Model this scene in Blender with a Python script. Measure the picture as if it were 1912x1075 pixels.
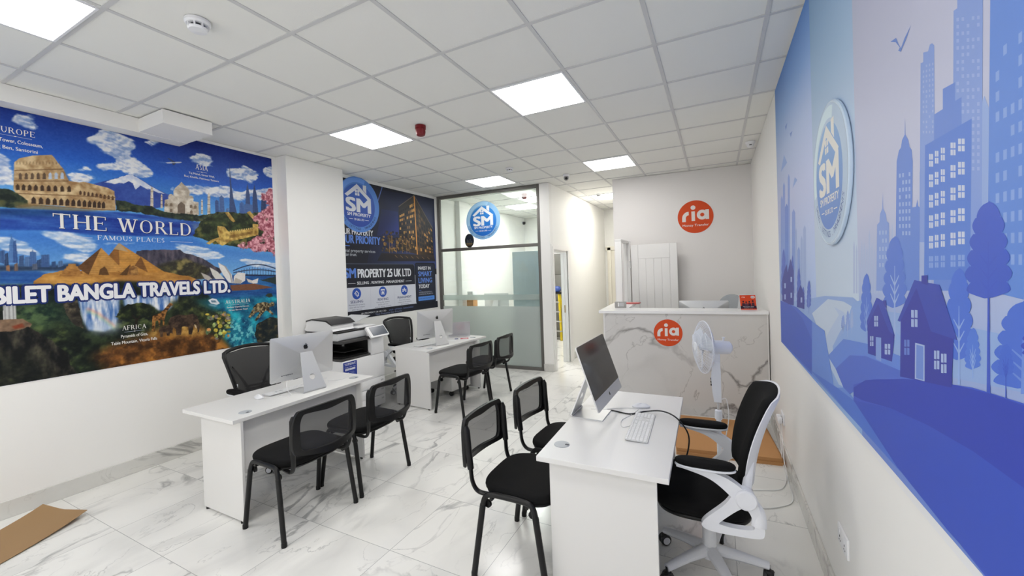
import bpy, bmesh, math, random
import numpy as np
from mathutils import Vector, Matrix, geometry

for o in list(bpy.data.objects):
    bpy.data.objects.remove(o, do_unlink=True)
SC = bpy.context.scene
COL = SC.collection
PI = math.pi

# ------------------------------------------------------------------ camera
CAM = np.array([3.911, -0.936, 1.580])
ROT = np.array([[0.88995095, 0.45485756, -0.03304403],      # right
                [-0.02452537, -0.02461802, -0.99939605],    # down
                [-0.45539633, 0.89022388, -0.01075328]])    # forward
FPX, CX, CY = 762.25, 947.72, 517.86
cd = bpy.data.cameras.new('camera')
cam = bpy.data.objects.new('camera', cd)
COL.objects.link(cam)
r_, d_, f_ = ROT
M = Matrix(((r_[0], -d_[0], -f_[0], CAM[0]), (r_[1], -d_[1], -f_[1], CAM[1]), (r_[2], -d_[2], -f_[2], CAM[2]), (0, 0, 0, 1)))
cam.matrix_world = M
cd.sensor_width = 36.0
cd.lens = FPX / 1912 * 36
cd.shift_x = (956 - CX) / 1912
cd.shift_y = -(537.5 - CY) / 1912
cd.clip_start = 0.05
SC.camera = cam

# ------------------------------------------------------------------ world, exposure
W = bpy.data.worlds.new('daylight')
SC.world = W
W.use_nodes = True
bg = W.node_tree.nodes['Background']
bg.inputs[0].default_value = (1.0, 0.985, 0.96, 1)
bg.inputs[1].default_value = 0.6
SC.view_settings.view_transform = 'Standard'
SC.view_settings.look = 'None'
SC.view_settings.exposure = 1.5
SC.view_settings.gamma = 1.0
SC.view_settings.use_curve_mapping = False
PANEL_POWER = 4.8          # radiance of the ceiling light panels

H = 2.977                  # ceiling height


def ray(u, v):
    return ROT.T @ np.array([(u - CX) / FPX, (v - CY) / FPX, 1.0])


def onplane(u, v, ax, val):
    d = ray(u, v)
    return CAM + d * ((val - CAM[ax]) / d[ax])


# ------------------------------------------------------------------ colours and materials
def lin(c):
    return tuple(((x / 255) / 12.92 if x / 255 <= .04045 else ((x / 255 + .055) / 1.055) ** 2.4) for x in c)


def ink(c):
    """screen colour scaled down so prints keep their depth under the raised exposure"""
    return tuple(.86 * x for x in lin(c))


MATS = {}


def mat(name, c=(200, 200, 200), rough=.5, metal=0., spec=.5, bump=0., bscale=200., alpha=1., coat=0., emit=0.):
    if name in MATS:
        return MATS[name]
    m = bpy.data.materials.new(name)
    m.use_nodes = True
    nt = m.node_tree
    b = nt.nodes['Principled BSDF']
    b.inputs['Base Color'].default_value = (*lin(c), 1)
    b.inputs['Roughness'].default_value = rough
    b.inputs['Metallic'].default_value = metal
    b.inputs['Specular IOR Level'].default_value = spec
    b.inputs['Alpha'].default_value = alpha
    b.inputs['Coat Weight'].default_value = coat
    if emit:
        b.inputs['Emission Color'].default_value = (*lin(c), 1)
        b.inputs['Emission Strength'].default_value = emit
    if bump:
        tc = nt.nodes.new('ShaderNodeTexCoord')
        n = nt.nodes.new('ShaderNodeTexNoise')
        n.inputs['Scale'].default_value = bscale
        n.inputs['Detail'].default_value = 3
        bp = nt.nodes.new('ShaderNodeBump')
        bp.inputs['Strength'].default_value = bump
        bp.inputs['Distance'].default_value = .002
        nt.links.new(tc.outputs['Object'], n.inputs['Vector'])
        nt.links.new(n.outputs['Fac'], bp.inputs['Height'])
        nt.links.new(bp.outputs['Normal'], b.inputs['Normal'])
    MATS[name] = m
    return m


def marble(name, base, vein, tile=None, off=(0, 0), rough=.25, scale=1.3, dens=.028, grout=(190, 190, 188), soft=.16, dist=.9, stretch=.55):
    m = bpy.data.materials.new(name)
    m.use_nodes = True
    nt = m.node_tree
    N, L = nt.nodes.new, nt.links.new
    b = nt.nodes['Principled BSDF']
    b.inputs['Roughness'].default_value = rough
    tc = N('ShaderNodeTexCoord')
    vec = tc.outputs['Object']

    def math_(op, a, bb=None, cc=None):
        n = N('ShaderNodeMath')
        n.operation = op
        for i, x in enumerate((a, bb, cc)):
            if x is None:
                continue
            if isinstance(x, (int, float)):
                n.inputs[i].default_value = x
            else:
                L(x, n.inputs[i])
        return n.outputs[0]
    sep = N('ShaderNodeSeparateXYZ')
    L(vec, sep.inputs[0])
    pos = vec
    mask = None
    if tile:
        fx = math_('DIVIDE', math_('SUBTRACT', sep.outputs[0], off[0]), tile)
        fy = math_('DIVIDE', math_('SUBTRACT', sep.outputs[1], off[1]), tile)
        ix, iy = math_('FLOOR', fx), math_('FLOOR', fy)
        comb = N('ShaderNodeCombineXYZ')
        L(ix, comb.inputs[0])
        L(iy, comb.inputs[1])
        wn = N('ShaderNodeTexWhiteNoise')
        wn.noise_dimensions = '3D'
        L(comb.outputs[0], wn.inputs['Vector'])
        sc = N('ShaderNodeVectorMath')
        sc.operation = 'SCALE'
        sc.inputs['Scale'].default_value = 30.
        L(wn.outputs['Color'], sc.inputs[0])
        ad = N('ShaderNodeVectorMath')
        ad.operation = 'ADD'
        L(vec, ad.inputs[0])
        L(sc.outputs[0], ad.inputs[1])
        pos = ad.outputs[0]
        ex = math_('ABSOLUTE', math_('SUBTRACT', math_('FRACT', fx), .5))
        ey = math_('ABSOLUTE', math_('SUBTRACT', math_('FRACT', fy), .5))
        mask = math_('GREATER_THAN', math_('MAXIMUM', ex, ey), .5 - .0017 / tile)

    def vein_at(scl, width, seed, turn):
        mp = N('ShaderNodeMapping')
        mp.inputs['Location'].default_value = (seed, seed * .7, seed * .3)
        mp.inputs['Rotation'].default_value = (.4, .5, turn)
        mp.inputs['Scale'].default_value = (1, stretch, 1)
        L(pos, mp.inputs[0])
        n = N('ShaderNodeTexNoise')
        n.inputs['Scale'].default_value = scl
        n.inputs['Detail'].default_value = 6
        n.inputs['Roughness'].default_value = .52
        n.inputs['Distortion'].default_value = dist
        L(mp.outputs[0], n.inputs['Vector'])
        d = math_('ABSOLUTE', math_('SUBTRACT', n.outputs['Fac'], .5))
        mr = N('ShaderNodeMapRange')
        mr.inputs['From Min'].default_value = 0
        mr.inputs['From Max'].default_value = width
        mr.inputs['To Min'].default_value = 1
        mr.inputs['To Max'].default_value = 0
        L(d, mr.inputs[0])
        return mr.outputs[0]
    v1 = vein_at(scale, dens, 3.1, .8)
    v2 = vein_at(scale * 2.1, dens * .45, 9.7, 1.9)
    # veins come and go
    g = N('ShaderNodeTexNoise')
    g.inputs['Scale'].default_value = scale * 1.4
    g.inputs['Detail'].default_value = 2
    L(pos, g.inputs['Vector'])
    gm = N('ShaderNodeMapRange')
    gm.inputs['From Min'].default_value = .38
    gm.inputs['From Max'].default_value = .60
    L(g.outputs['Fac'], gm.inputs[0])
    hazy = vein_at(scale * .8, dens * 4, 3.1, .8)
    f = math_('MULTIPLY', math_('MAXIMUM', v1, math_('MULTIPLY', v2, .6)), gm.outputs[0])
    f = math_('MAXIMUM', f, math_('MULTIPLY', math_('MULTIPLY', hazy, soft), gm.outputs[0]))
    mx = N('ShaderNodeMix')
    mx.data_type = 'RGBA'
    mx.inputs[6].default_value = (*lin(base), 1)
    mx.inputs[7].default_value = (*lin(vein), 1)
    L(f, mx.inputs[0])
    out = mx.outputs[2]
    if mask is not None:
        m2 = N('ShaderNodeMix')
        m2.data_type = 'RGBA'
        m2.inputs[7].default_value = (*lin(grout), 1)
        L(mask, m2.inputs[0])
        L(out, m2.inputs[6])
        out = m2.outputs[2]
    L(out, b.inputs['Base Color'])
    return m


def clear_mat(name, tint, gloss_rough=.02, film=0., filmcol=(220, 230, 228), refl=.9):
    """thin pane: see-through, mirror by Fresnel, plus an optional milky film"""
    m = bpy.data.materials.new(name)
    m.use_nodes = True
    nt = m.node_tree
    N, L = nt.nodes.new, nt.links.new
    nt.nodes.remove(nt.nodes['Principled BSDF'])
    out = nt.nodes['Material Output']
    tr = N('ShaderNodeBsdfTransparent')
    tr.inputs[0].default_value = (*lin(tint), 1)
    sh = tr.outputs[0]
    if film:
        df = N('ShaderNodeBsdfDiffuse')
        df.inputs[0].default_value = (*lin(filmcol), 1)
        tl = N('ShaderNodeBsdfTranslucent')
        tl.inputs[0].default_value = (*lin(filmcol), 1)
        a = N('ShaderNodeMixShader')
        a.inputs[0].default_value = .6
        L(df.outputs[0], a.inputs[1])
        L(tl.outputs[0], a.inputs[2])
        c = N('ShaderNodeMixShader')
        c.inputs[0].default_value = film
        L(sh, c.inputs[1])
        L(a.outputs[0], c.inputs[2])
        sh = c.outputs[0]
    if refl:
        gl = N('ShaderNodeBsdfGlossy')
        gl.inputs['Roughness'].default_value = gloss_rough
        fr = N('ShaderNodeFresnel')
        fr.inputs[0].default_value = 1.45
        mu = N('ShaderNodeMath')
        mu.operation = 'MULTIPLY'
        mu.inputs[1].default_value = refl
        L(fr.outputs[0], mu.inputs[0])
        c = N('ShaderNodeMixShader')
        L(mu.outputs[0], c.inputs[0])
        L(sh, c.inputs[1])
        L(gl.outputs[0], c.inputs[2])
        sh = c.outputs[0]
    L(sh, out.inputs[0])
    return m


def net_mat(name, c, density):
    m = bpy.data.materials.new(name)
    m.use_nodes = True
    nt = m.node_tree
    N, L = nt.nodes.new, nt.links.new
    b = nt.nodes['Principled BSDF']
    b.inputs['Base Color'].default_value = (*lin(c), 1)
    b.inputs['Roughness'].default_value = .6
    b.inputs['Alpha'].default_value = density
    return m


def vcol_mat(name, rough=.45, spec=.3):
    if name in MATS:
        return MATS[name]
    m = bpy.data.materials.new(name)
    m.use_nodes = True
    nt = m.node_tree
    b = nt.nodes['Principled BSDF']
    a = nt.nodes.new('ShaderNodeAttribute')
    a.attribute_name = 'print'
    nt.links.new(a.outputs['Color'], b.inputs['Base Color'])
    b.inputs['Roughness'].default_value = rough
    b.inputs['Specular IOR Level'].default_value = spec
    MATS[name] = m
    return m


# ------------------------------------------------------------------ mesh builder
class MB:
    def __init__(s):
        s.bm = bmesh.new()
        s.mi = 0

    def m(s, i):
        s.mi = i
        return s

    def face(s, vs):
        try:
            f = s.bm.faces.new(vs)
            f.material_index = s.mi
            return f
        except ValueError:
            return None

    def box(s, x0, x1, y0, y1, z0, z1, bev=0., seg=2, T=None):
        P = [Vector((x, y, z)) for z in (z0, z1) for y in (y0, y1) for x in (x0, x1)]
        if T is not None:
            P = [T @ p for p in P]
        v = [s.bm.verts.new(p) for p in P]
        fs = [s.face([v[i] for i in q]) for q in ((0, 2, 3, 1), (4, 5, 7, 6), (0, 1, 5, 4), (2, 6, 7, 3), (0, 4, 6, 2), (1, 3, 7, 5))]
        if bev:
            es = list({e for f in fs for e in f.edges})
            r = bmesh.ops.bevel(s.bm, geom=es, offset=bev, segments=seg, profile=.5, affect='EDGES')
            for f in r['faces']:
                f.material_index = s.mi
        return s

    def ring(s, pts):
        return [s.bm.verts.new(Vector(p)) for p in pts]

    def bridge(s, a, b, closed=True):
        n = len(a)
        for i in range(n if closed else n - 1):
            j = (i + 1) % n
            s.face([a[i], a[j], b[j], b[i]])

    def loft(s, rings, cap0=True, cap1=True):
        R = [s.ring(r) for r in rings]
        for a, b in zip(R, R[1:]):
            s.bridge(a, b)
        if cap0:
            s.face(list(reversed(R[0])))
        if cap1:
            s.face(R[-1])
        return s

    def tube(s, pts, r, seg=10, closed=False, flat=1., up=None, cap=True):
        P = [Vector(p) for p in pts]
        n = len(P)
        rr = r if isinstance(r, (list, tuple)) else [r] * n
        T = []
        for i in range(n):
            a = P[(i - 1) % n] if (closed or i) else P[0]
            b = P[(i + 1) % n] if (closed or i < n - 1) else P[-1]
            T.append((b - a).normalized())
        u = Vector(up) if up else (Vector((0, 0, 1)) if abs(T[0].z) < .9 else Vector((1, 0, 0)))
        rings = []
        for i in range(n):
            u = (u - T[i] * u.dot(T[i]))
            if u.length < 1e-5:
                u = T[i].orthogonal()
            u.normalize()
            w = T[i].cross(u)
            rings.append([P[i] + u * (math.cos(2 * PI * k / seg) * rr[i]) + w * (math.sin(2 * PI * k / seg) * rr[i] * flat) for k in range(seg)])
        if closed:
            R = [s.ring(q) for q in rings]
            for i in range(n):
                s.bridge(R[i], R[(i + 1) % n])
        else:
            s.loft(rings, cap, cap)
        return s

    def cyl(s, p0, p1, r0, r1=None, seg=24):
        return s.tube([p0, p1], [r0, r0 if r1 is None else r1], seg)

    def lathe(s, prof, T=None, seg=32, cap=True):
        """profile of (radius, height) about local Z"""
        T = T or Matrix()
        rings = [[T @ Vector((r * math.cos(2 * PI * k / seg), r * math.sin(2 * PI * k / seg), z)) for k in range(seg)] for r, z in prof]
        return s.loft(rings, cap, cap)

    def pad(s, outline, z0, z1, r, T=None, n=4, dome=0.):
        """soft slab over a 2D outline, edges rounded by r"""
        T = T or Matrix()
        cx = sum(p[0] for p in outline) / len(outline)
        cy = sum(p[1] for p in outline) / len(outline)

        def rg(ins, z):
            q = []
            for x, y in outline:
                d = math.hypot(x - cx, y - cy)
                k = max(0, 1 - ins / d)
                q.append(T @ Vector((cx + (x - cx) * k, cy + (y - cy) * k, z)))
            return q
        rings = []
        h = z1 - z0
        r = min(r, h / 2)
        for i in range(n + 1):
            a = PI / 2 * i / n
            rings.append(rg(r * (1 - math.sin(a)), z0 + r * (1 - math.cos(a))))
        for i in range(n + 1):
            a = PI / 2 * i / n
            rings.append(rg(r * (1 - math.cos(a)), z1 - r + r * math.sin(a)))
        if dome:
            big = max(math.hypot(x - cx, y - cy) for x, y in outline)
            for f in (.35, .65, .9):
                rings.append(rg(r + (big - r) * f * .98, z1 + dome * (1 - (1 - f) ** 2)))
        return s.loft(rings)

    def prism(s, loops, h, T=None):
        """outline (list of loops, first is outer, rest holes) extruded by h along local Z"""
        T = T or Matrix()
        if not isinstance(loops[0][0], (tuple, list, Vector)):
            loops = [loops]
        L = [[Vector((p[0], p[1], 0)) for p in lp] for lp in loops]
        tris = geometry.tessellate_polygon(L)
        flat = [p for lp in L for p in lp]
        lo = [s.bm.verts.new(T @ p) for p in flat]
        if h == 0:
            for t in tris:
                s.face([lo[i] for i in t])
            return s
        hi = [s.bm.verts.new(T @ (p + Vector((0, 0, h)))) for p in flat]
        for t in tris:
            s.face([lo[i] for i in t][::-1])
            s.face([hi[i] for i in t])
        k = 0
        for lp in L:
            n = len(lp)
            for i in range(n):
                j = (i + 1) % n
                s.face([lo[k + i], lo[k + j], hi[k + j], hi[k + i]])
            k += n
        return s

    def sheet(s, grid, thick=0.):
        """rows of points as a surface; thick > 0 gives it a back"""
        V = [[s.bm.verts.new(Vector(p)) for p in row] for row in grid]
        fs = []
        for a, b in zip(V, V[1:]):
            for i in range(len(a) - 1):
                f = s.face([a[i], a[i + 1], b[i + 1], b[i]])
                if f:
                    fs.append(f)
        if thick:
            s.bm.normal_update()
            bmesh.ops.solidify(s.bm, geom=fs, thickness=thick)
        return s

    def build(s, name, mats, parent=None, angle=35, recalc=True):
        if recalc:
            bmesh.ops.recalc_face_normals(s.bm, faces=s.bm.faces)
        me = bpy.data.meshes.new(name)
        s.bm.to_mesh(me)
        s.bm.free()
        for mm in (mats if isinstance(mats, (list, tuple)) else [mats]):
            me.materials.append(mm)
        if angle:
            me.polygons.foreach_set('use_smooth', [True] * len(me.polygons))
            me.set_sharp_from_angle(angle=math.radians(angle))
        o = bpy.data.objects.new(name, me)
        COL.objects.link(o)
        if parent is not None:
            o.parent = parent
        return o


def tag(o, label=None, cat=None, group=None, kind=None):
    if label:
        o['label'] = label
    if cat:
        o['category'] = cat
    if group:
        o['group'] = group
    if kind:
        o['kind'] = kind
    return o


def thing(name, label, cat, loc=(0, 0, 0), rz=0., group=None):
    o = bpy.data.objects.new(name, None)
    o.empty_display_size = .1
    COL.objects.link(o)
    o.location = loc
    o.rotation_euler = (0, 0, rz)
    return tag(o, label, cat, group)


def dup(root, loc, rz, label, group=None):
    def cp(o, parent):
        c = o.copy()
        COL.objects.link(c)
        if parent is not None:
            c.parent = parent
        for ch in list(o.children):
            cp(ch, c)
        return c
    c = cp(root, None)
    c.location = loc
    c.rotation_euler = (0, 0, rz)
    c['label'] = label
    if group:
        c['group'] = group
    return c


def struct(name, mb, mats, label=None, angle=35, parent=None):
    o = mb.build(name, mats, parent, angle)
    return tag(o, label or name.replace('_', ' '), None, None, 'structure')


def rrect(x0, x1, y0, y1, r, n=6):
    P = []
    for cx, cy, a0 in ((x1 - r, y1 - r, 0), (x0 + r, y1 - r, 90), (x0 + r, y0 + r, 180), (x1 - r, y0 + r, 270)):
        for i in range(n + 1):
            a = math.radians(a0 + 90 * i / n)
            P.append((cx + r * math.cos(a), cy + r * math.sin(a)))
    return P


def disc(cx, cy, r, n=48, ry=None):
    return [(cx + r * math.cos(2 * PI * i / n), cy + (ry or r) * math.sin(2 * PI * i / n)) for i in range(n)]


def spline(P, n=6, closed=False):
    """Catmull-Rom through the points"""
    P = [Vector(p) for p in P]
    N = len(P)
    out = []
    for i in range(N if closed else N - 1):
        p1, p2 = P[i], P[(i + 1) % N]
        p0 = P[i - 1] if (i or closed) else p1
        p3 = P[(i + 2) % N] if (closed or i + 2 < N) else p2
        for k in range(n):
            t = k / n
            out.append(.5 * ((2 * p1) + (p2 - p0) * t + (2 * p0 - 5 * p1 + 4 * p2 - p3) * t * t + (3 * p1 - p0 - 3 * p2 + p3) * t ** 3))
    if not closed:
        out.append(P[-1])
    return out


def frame(o, x, y):
    """matrix with local X along x, local Y along y, origin o"""
    x = Vector(x).normalized()
    y = Vector(y)
    y = (y - x * x.dot(y)).normalized()
    z = x.cross(y)
    return Matrix(((x.x, y.x, z.x, o[0]), (x.y, y.y, z.y, o[1]), (x.z, y.z, z.z, o[2]), (0, 0, 0, 1)))


# ------------------------------------------------------------------ flat print: coloured polygons in thin layers on a surface
TEXT_CACHE = {}


def glyphs(txt, offset=0., space=1.):
    """2D triangles of a line of text at size 1, and its width"""
    key = (txt, offset, space)
    if key not in TEXT_CACHE:
        cu = bpy.data.curves.new('t', 'FONT')
        cu.body = txt
        cu.size = 1
        cu.offset = offset
        cu.space_character = space
        cu.resolution_u = 4
        cu.fill_mode = 'FRONT'
        ob = bpy.data.objects.new('t', cu)
        me = bpy.data.meshes.new_from_object(ob)
        V = [(v.co.x, v.co.y) for v in me.vertices]
        Fc = [tuple(p.vertices) for p in me.polygons]
        bpy.data.objects.remove(ob)
        bpy.data.curves.remove(cu)
        bpy.data.meshes.remove(me)
        TEXT_CACHE[key] = (V, Fc, min([v[0] for v in V] or [0]), max([v[0] for v in V] or [0]))
    return TEXT_CACHE[key]


SERIF = {  # capital strokes: (x0,y0,x1,y1,thickness class) on a unit height; widths follow
    'T': (.78, [('v', .39, 0, 1, 1), ('h', .02, .76, .95, 0), ('s', .39, 0), ('d', .02, .95), ('d', .76, .95)]),
    'H': (.86, [('v', .14, 0, 1, 1), ('v', .72, 0, 1, 1), ('h', .14, .72, .5, 0), ('s', .14, 0), ('s', .14, 1), ('s', .72, 0), ('s', .72, 1)]),
    'E': (.70, [('v', .14, 0, 1, 1), ('h', .03, .64, .975, 0), ('h', .03, .66, .025, 0), ('h', .14, .48, .52, 0), ('d', .64, .95), ('u', .66, .05), ('m', .48, .52)]),
    'L': (.68, [('v', .14, 0, 1, 1), ('s', .14, 1), ('h', .03, .62, .025, 0), ('u', .62, .05)]),
    'F': (.66, [('v', .14, 0, 1, 1), ('h', .03, .62, .975, 0), ('h', .14, .46, .5, 0), ('s', .14, 0), ('d', .62, .95), ('m', .46, .5)]),
    'I': (.34, [('v', .17, 0, 1, 1), ('s', .17, 0), ('s', .17, 1)]),
    'W': (1.16, [('l', .1, 1, .36, 0, 1), ('l', .36, 0, .58, 1, 0), ('l', .58, 1, .82, 0, 1), ('l', .82, 0, 1.06, 1, 0), ('s', .1, 1), ('s', 1.06, 1), ('s', .58, 1)]),
    'A': (.84, [('l', .1, 0, .42, 1, 0), ('l', .42, 1, .74, 0, 1), ('h', .22, .62, .36, 0), ('s', .1, 0), ('s', .74, 0)]),
    'M': (1.0, [('v', .14, 0, 1, 0), ('l', .14, 1, .5, .05, 1), ('l', .5, .05, .86, 1, 0), ('v', .86, 0, 1, 1), ('s', .14, 0), ('s', .86, 0), ('t', .1, 1), ('t', .9, 1)]),
    'U': (.84, [('v', .14, .3, 1, 1), ('a', .42, .3, .28, .3, 180, 360), ('v', .70, .3, 1, 0), ('s', .14, 1), ('s', .7, 1)]),
    'O': (.92, [('a', .46, .5, .40, .5, 0, 360)]),
    'C': (.84, [('a', .46, .5, .40, .5, 45, 315), ('d', .76, .86)]),
    'S': (.62, [('a', .31, .74, .22, .25, 20, 270), ('a', .31, .25, .24, .25, -90, 90), ('a', .31, .25, .24, .25, 200, 270)]),
    'R': (.84, [('v', .14, 0, 1, 1), ('a', .38, .74, .26, .25, -90, 90), ('h', .05, .4, .975, 0), ('h', .14, .4, .5, 0), ('l', .4, .5, .74, 0, 1), ('s', .14, 0), ('s', .74, 0)]),
    'P': (.72, [('v', .14, 0, 1, 1), ('a', .36, .73, .28, .26, -90, 90), ('h', .05, .38, .975, 0), ('h', .14, .38, .48, 0), ('s', .14, 0)]),
    'D': (.9, [('v', .14, 0, 1, 1), ('a', .34, .5, .46, .5, -90, 90), ('h', .05, .36, .975, 0), ('h', .05, .36, .025, 0)]),
    ' ': (.42, []),
}


def serif_polys(txt, gap=.1):
    X = 0
    out = []
    tk, tn = .15, .052

    idx = [0]

    def bar(x0, x1, y0, y1):
        out.append(([(X + x0, y0), (X + x1, y0), (X + x1, y1), (X + x0, y1)], idx[0]))
    for ch in txt:
        w, st = SERIF[ch]
        for idx[0], q in enumerate(st):
            k = q[0]
            if k == 'v':
                t = tk if q[4] else tn * 1.3
                bar(q[1] - t / 2, q[1] + t / 2, q[2], q[3])
            elif k == 'h':
                bar(q[1], q[2], q[3] - tn / 2, q[3] + tn / 2)
            elif k in 'st':
                y = 0 if q[2] == 0 else 1 - .045
                bar(q[1] - .13, q[1] + .13, y, y + .045)
            elif k == 'd':
                bar(q[1] - .02, q[1] + .02, q[2] - .18, q[2] + .04)
            elif k == 'u':
                bar(q[1] - .02, q[1] + .02, q[2] - .04, q[2] + .18)
            elif k == 'm':
                bar(q[1] - .02, q[1] + .02, q[2] - .1, q[2] + .1)
            elif k == 'l':
                t = (tk if q[5] else tn * 1.2) * .55
                out.append(([(X + q[1] - t, q[2]), (X + q[1] + t, q[2]), (X + q[3] + t, q[4]), (X + q[3] - t, q[4])], idx[0]))
            elif k == 'a':
                n = 24
                for i in range(n):
                    P = []
                    for a in (q[5] + (q[6] - q[5]) * i / n, q[5] + (q[6] - q[5]) * (i + 1) / n):
                        a = math.radians(a)
                        t = tn + (tk - tn) * abs(math.cos(a)) ** 1.5
                        P.append(((q[1] + q[3] * math.cos(a), q[2] + q[4] * math.sin(a)), (q[1] + (q[3] - t) * math.cos(a), q[2] + (q[4] - tn * .9) * math.sin(a))))
                    out.append(([(X + x, y) for x, y in (P[0][0], P[1][0], P[1][1], P[0][1])], idx[0]))
        X += w + gap
    return out, X - gap


class Print:
    """pieces of a flat print; T maps (x, y, layer) to local space. Colours go to a face attribute"""

    def __init__(s, T, step=.000008):
        s.T = T
        s.step = step
        s.V = []
        s.F = []
        s.C = []
        s.lay = 0

    def tri(s, V, Fc, c, lay=None):
        if lay is None:
            s.lay += 1
            lay = s.lay
        k = len(s.V)
        z = lay * s.step
        s.V += [s.T @ Vector((x, y, z)) for x, y in V]
        cl = [ink(q) for q in c] if isinstance(c[0], (tuple, list)) else [ink(c)] * len(V)
        for f in Fc:
            a, b, d = (V[f[0]], V[f[1]], V[f[2]])
            if (b[0] - a[0]) * (d[1] - a[1]) - (b[1] - a[1]) * (d[0] - a[0]) < 0:
                f = f[::-1]
            s.F.append(tuple(k + i for i in f))
            s.C += [cl[i] for i in f]
        return s

    def poly(s, P, c, lay=None, holes=()):
        L = [[Vector((x, y, 0)) for x, y in lp] for lp in [P, *holes]]
        return s.tri([(p.x, p.y) for lp in L for p in lp], geometry.tessellate_polygon(L), c, lay)

    def polys(s, PP, c, lay=None):
        if lay is None:
            s.lay += 1
            lay = s.lay
        for P in PP:
            s.poly(P, c, lay)
        return s

    def rect(s, x0, x1, y0, y1, c, lay=None):
        return s.poly([(x0, y0), (x1, y0), (x1, y1), (x0, y1)], c, lay)

    def ring(s, cx, cy, r0, r1, c, lay=None, n=64):
        return s.poly(disc(cx, cy, r1, n), c, lay, [disc(cx, cy, r0, n)])

    def stroke(s, P, w, c, lay=None):
        for (x0, y0), (x1, y1) in zip(P, P[1:]):
            d = math.hypot(x1 - x0, y1 - y0) or 1
            nx, ny = -(y1 - y0) / d * w / 2, (x1 - x0) / d * w / 2
            s.poly([(x0 - nx, y0 - ny), (x1 - nx, y1 - ny), (x1 + nx, y1 + ny), (x0 + nx, y0 + ny)], c, lay)
        return s

    def text(s, txt, x, y, h, c, width=None, align='c', bold=0., lay=None, space=1., copies=None):
        """cap height h; width squeezes the line to fit; bold = stroke gain, built from shifted copies"""
        V, Fc, a, b = glyphs(txt, 0., space)
        k = h / .73
        kx = width / (b - a) if width else k
        w = (b - a) * kx
        x0 = x - (w / 2 if align == 'c' else w if align == 'r' else 0)
        sh = copies or (((-1, 0), (1, 0), (0, 0)) if bold < .03 else ((-1, -.4), (1, -.4), (-1, .4), (1, .4), (0, 0)))
        if not bold:
            sh = ((0, 0),)
        for dx, dy in sh:
            s.tri([(x0 + (vx - a) * kx + dx * bold * k, y + vy * k + dy * bold * k) for vx, vy in V], Fc, c)
        return s

    def serif(s, txt, x, y, h, c, width=None, lay=None):
        PP, w = serif_polys(txt)
        kx = width / w if width else h
        x0 = x - w * kx / 2
        base = s.lay
        for P, k in PP:
            s.poly([(x0 + px * kx, y + py * h) for px, py in P], c, base + 1 + k)
        s.lay = base + 9
        return s

    def arc_text(s, txt, cx, cy, r, h, a0, a1, c, bold=0.):
        """letters along the lower arc, reading left to right, between angles (degrees)"""
        s.lay += 1
        n = len(txt)
        for i, ch in enumerate(txt):
            if ch == ' ':
                continue
            a = math.radians(a0 + (a1 - a0) * (i + .5) / n)
            V, Fc, x0, x1 = glyphs(ch)
            k = h / .73
            ct, st = math.cos(a + PI / 2), math.sin(a + PI / 2)
            Q = []
            for vx, vy in V:
                lx, ly = (vx - (x0 + x1) / 2) * k, vy * k - h / 2
                Q.append((cx + r * math.cos(a) + lx * ct - ly * st, cy + r * math.sin(a) + lx * st + ly * ct))
            s.tri(Q, Fc, c, s.lay)
        return s

    def build(s, name, parent=None, m=None):
        me = bpy.data.meshes.new(name)
        me.from_pydata(s.V, [], s.F)
        at = me.color_attributes.new('print', 'FLOAT_COLOR', 'CORNER')
        buf = np.ones((len(s.C), 4), np.float32)
        buf[:, :3] = s.C
        at.data.foreach_set('color', buf.ravel())
        me.materials.append(m or vcol_mat('printed vinyl'))
        o = bpy.data.objects.new(name, me)
        COL.objects.link(o)
        if parent is not None:
            o.parent = parent
        return o

# ------------------------------------------------------------------ materials of the room
WALL = mat('wall paint', (241, 240, 237), .55, spec=.25)
WARM = mat('corridor paint', (245, 245, 242), .6, spec=.25)
GREYW = mat('back wall paint', (236, 233, 231), .55, spec=.25)
TILE_C = mat('ceiling tile', (238, 238, 234), .9, spec=.1, bump=.35, bscale=350)
GRID_C = mat('ceiling grid', (208, 208, 208), .5)  # greyer than the tiles: shade along the bars put into their colour
GLOSSW = mat('white gloss paint', (243, 242, 240), .3)
MELA = mat('white melamine', (228, 227, 225), .32)
FRAME_G = mat('grey aluminium frame', (104, 102, 98), .45, metal=.2)
BLACKP = mat('black plastic', (15, 15, 16), .42, spec=.35)
WHITEP = mat('white plastic', (236, 237, 240), .35)
FLOORM = marble('marble floor tiles', (238, 237, 233), (166, 166, 165), .5935, (.409 - .5935, .225 - .5935), .16, 1.15, .017, grout=(176, 176, 174), soft=.26)
SKIRT = marble('marble skirting', (216, 215, 210), (160, 159, 156), None, rough=.2, scale=2.2, dens=.03)
LIGHTM = mat('light panel diffuser', (255, 253, 250), .5, emit=PANEL_POWER)
LIGHTW = mat('warm light panel diffuser', (255, 252, 243), .5, emit=PANEL_POWER * 1.7)
LIGHTO = mat('office light panel diffuser', (255, 255, 252), .5, emit=PANEL_POWER * 2.2)

Y0 = -3.0        # shopfront
YB = 8.75         # back of the office behind the glass
XR = 4.37

# ------------------------------------------------------------------ setting
b = MB().box(-.62, 4.5, Y0, YB + .1, -.06, 0)
struct('floor', b, FLOORM, 'white floor tiles with grey marble veins')

b = MB().box(-.62, 4.5, Y0, YB + .1, H + .004, H + .1)
b.m(1)
for i in range(-1, 8):
    x = .6 * i
    b.box(x - .012, x + .012, Y0, YB, H - .001, H + .0045)
for j in range(-5, 16):
    y = .6 * j
    b.box(-.6, 4.45, y - .012, y + .012, H - .0013, H + .0045)
struct('ceiling', b, [TILE_C, GRID_C], 'white suspended ceiling of square tiles in a metal grid')

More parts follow.
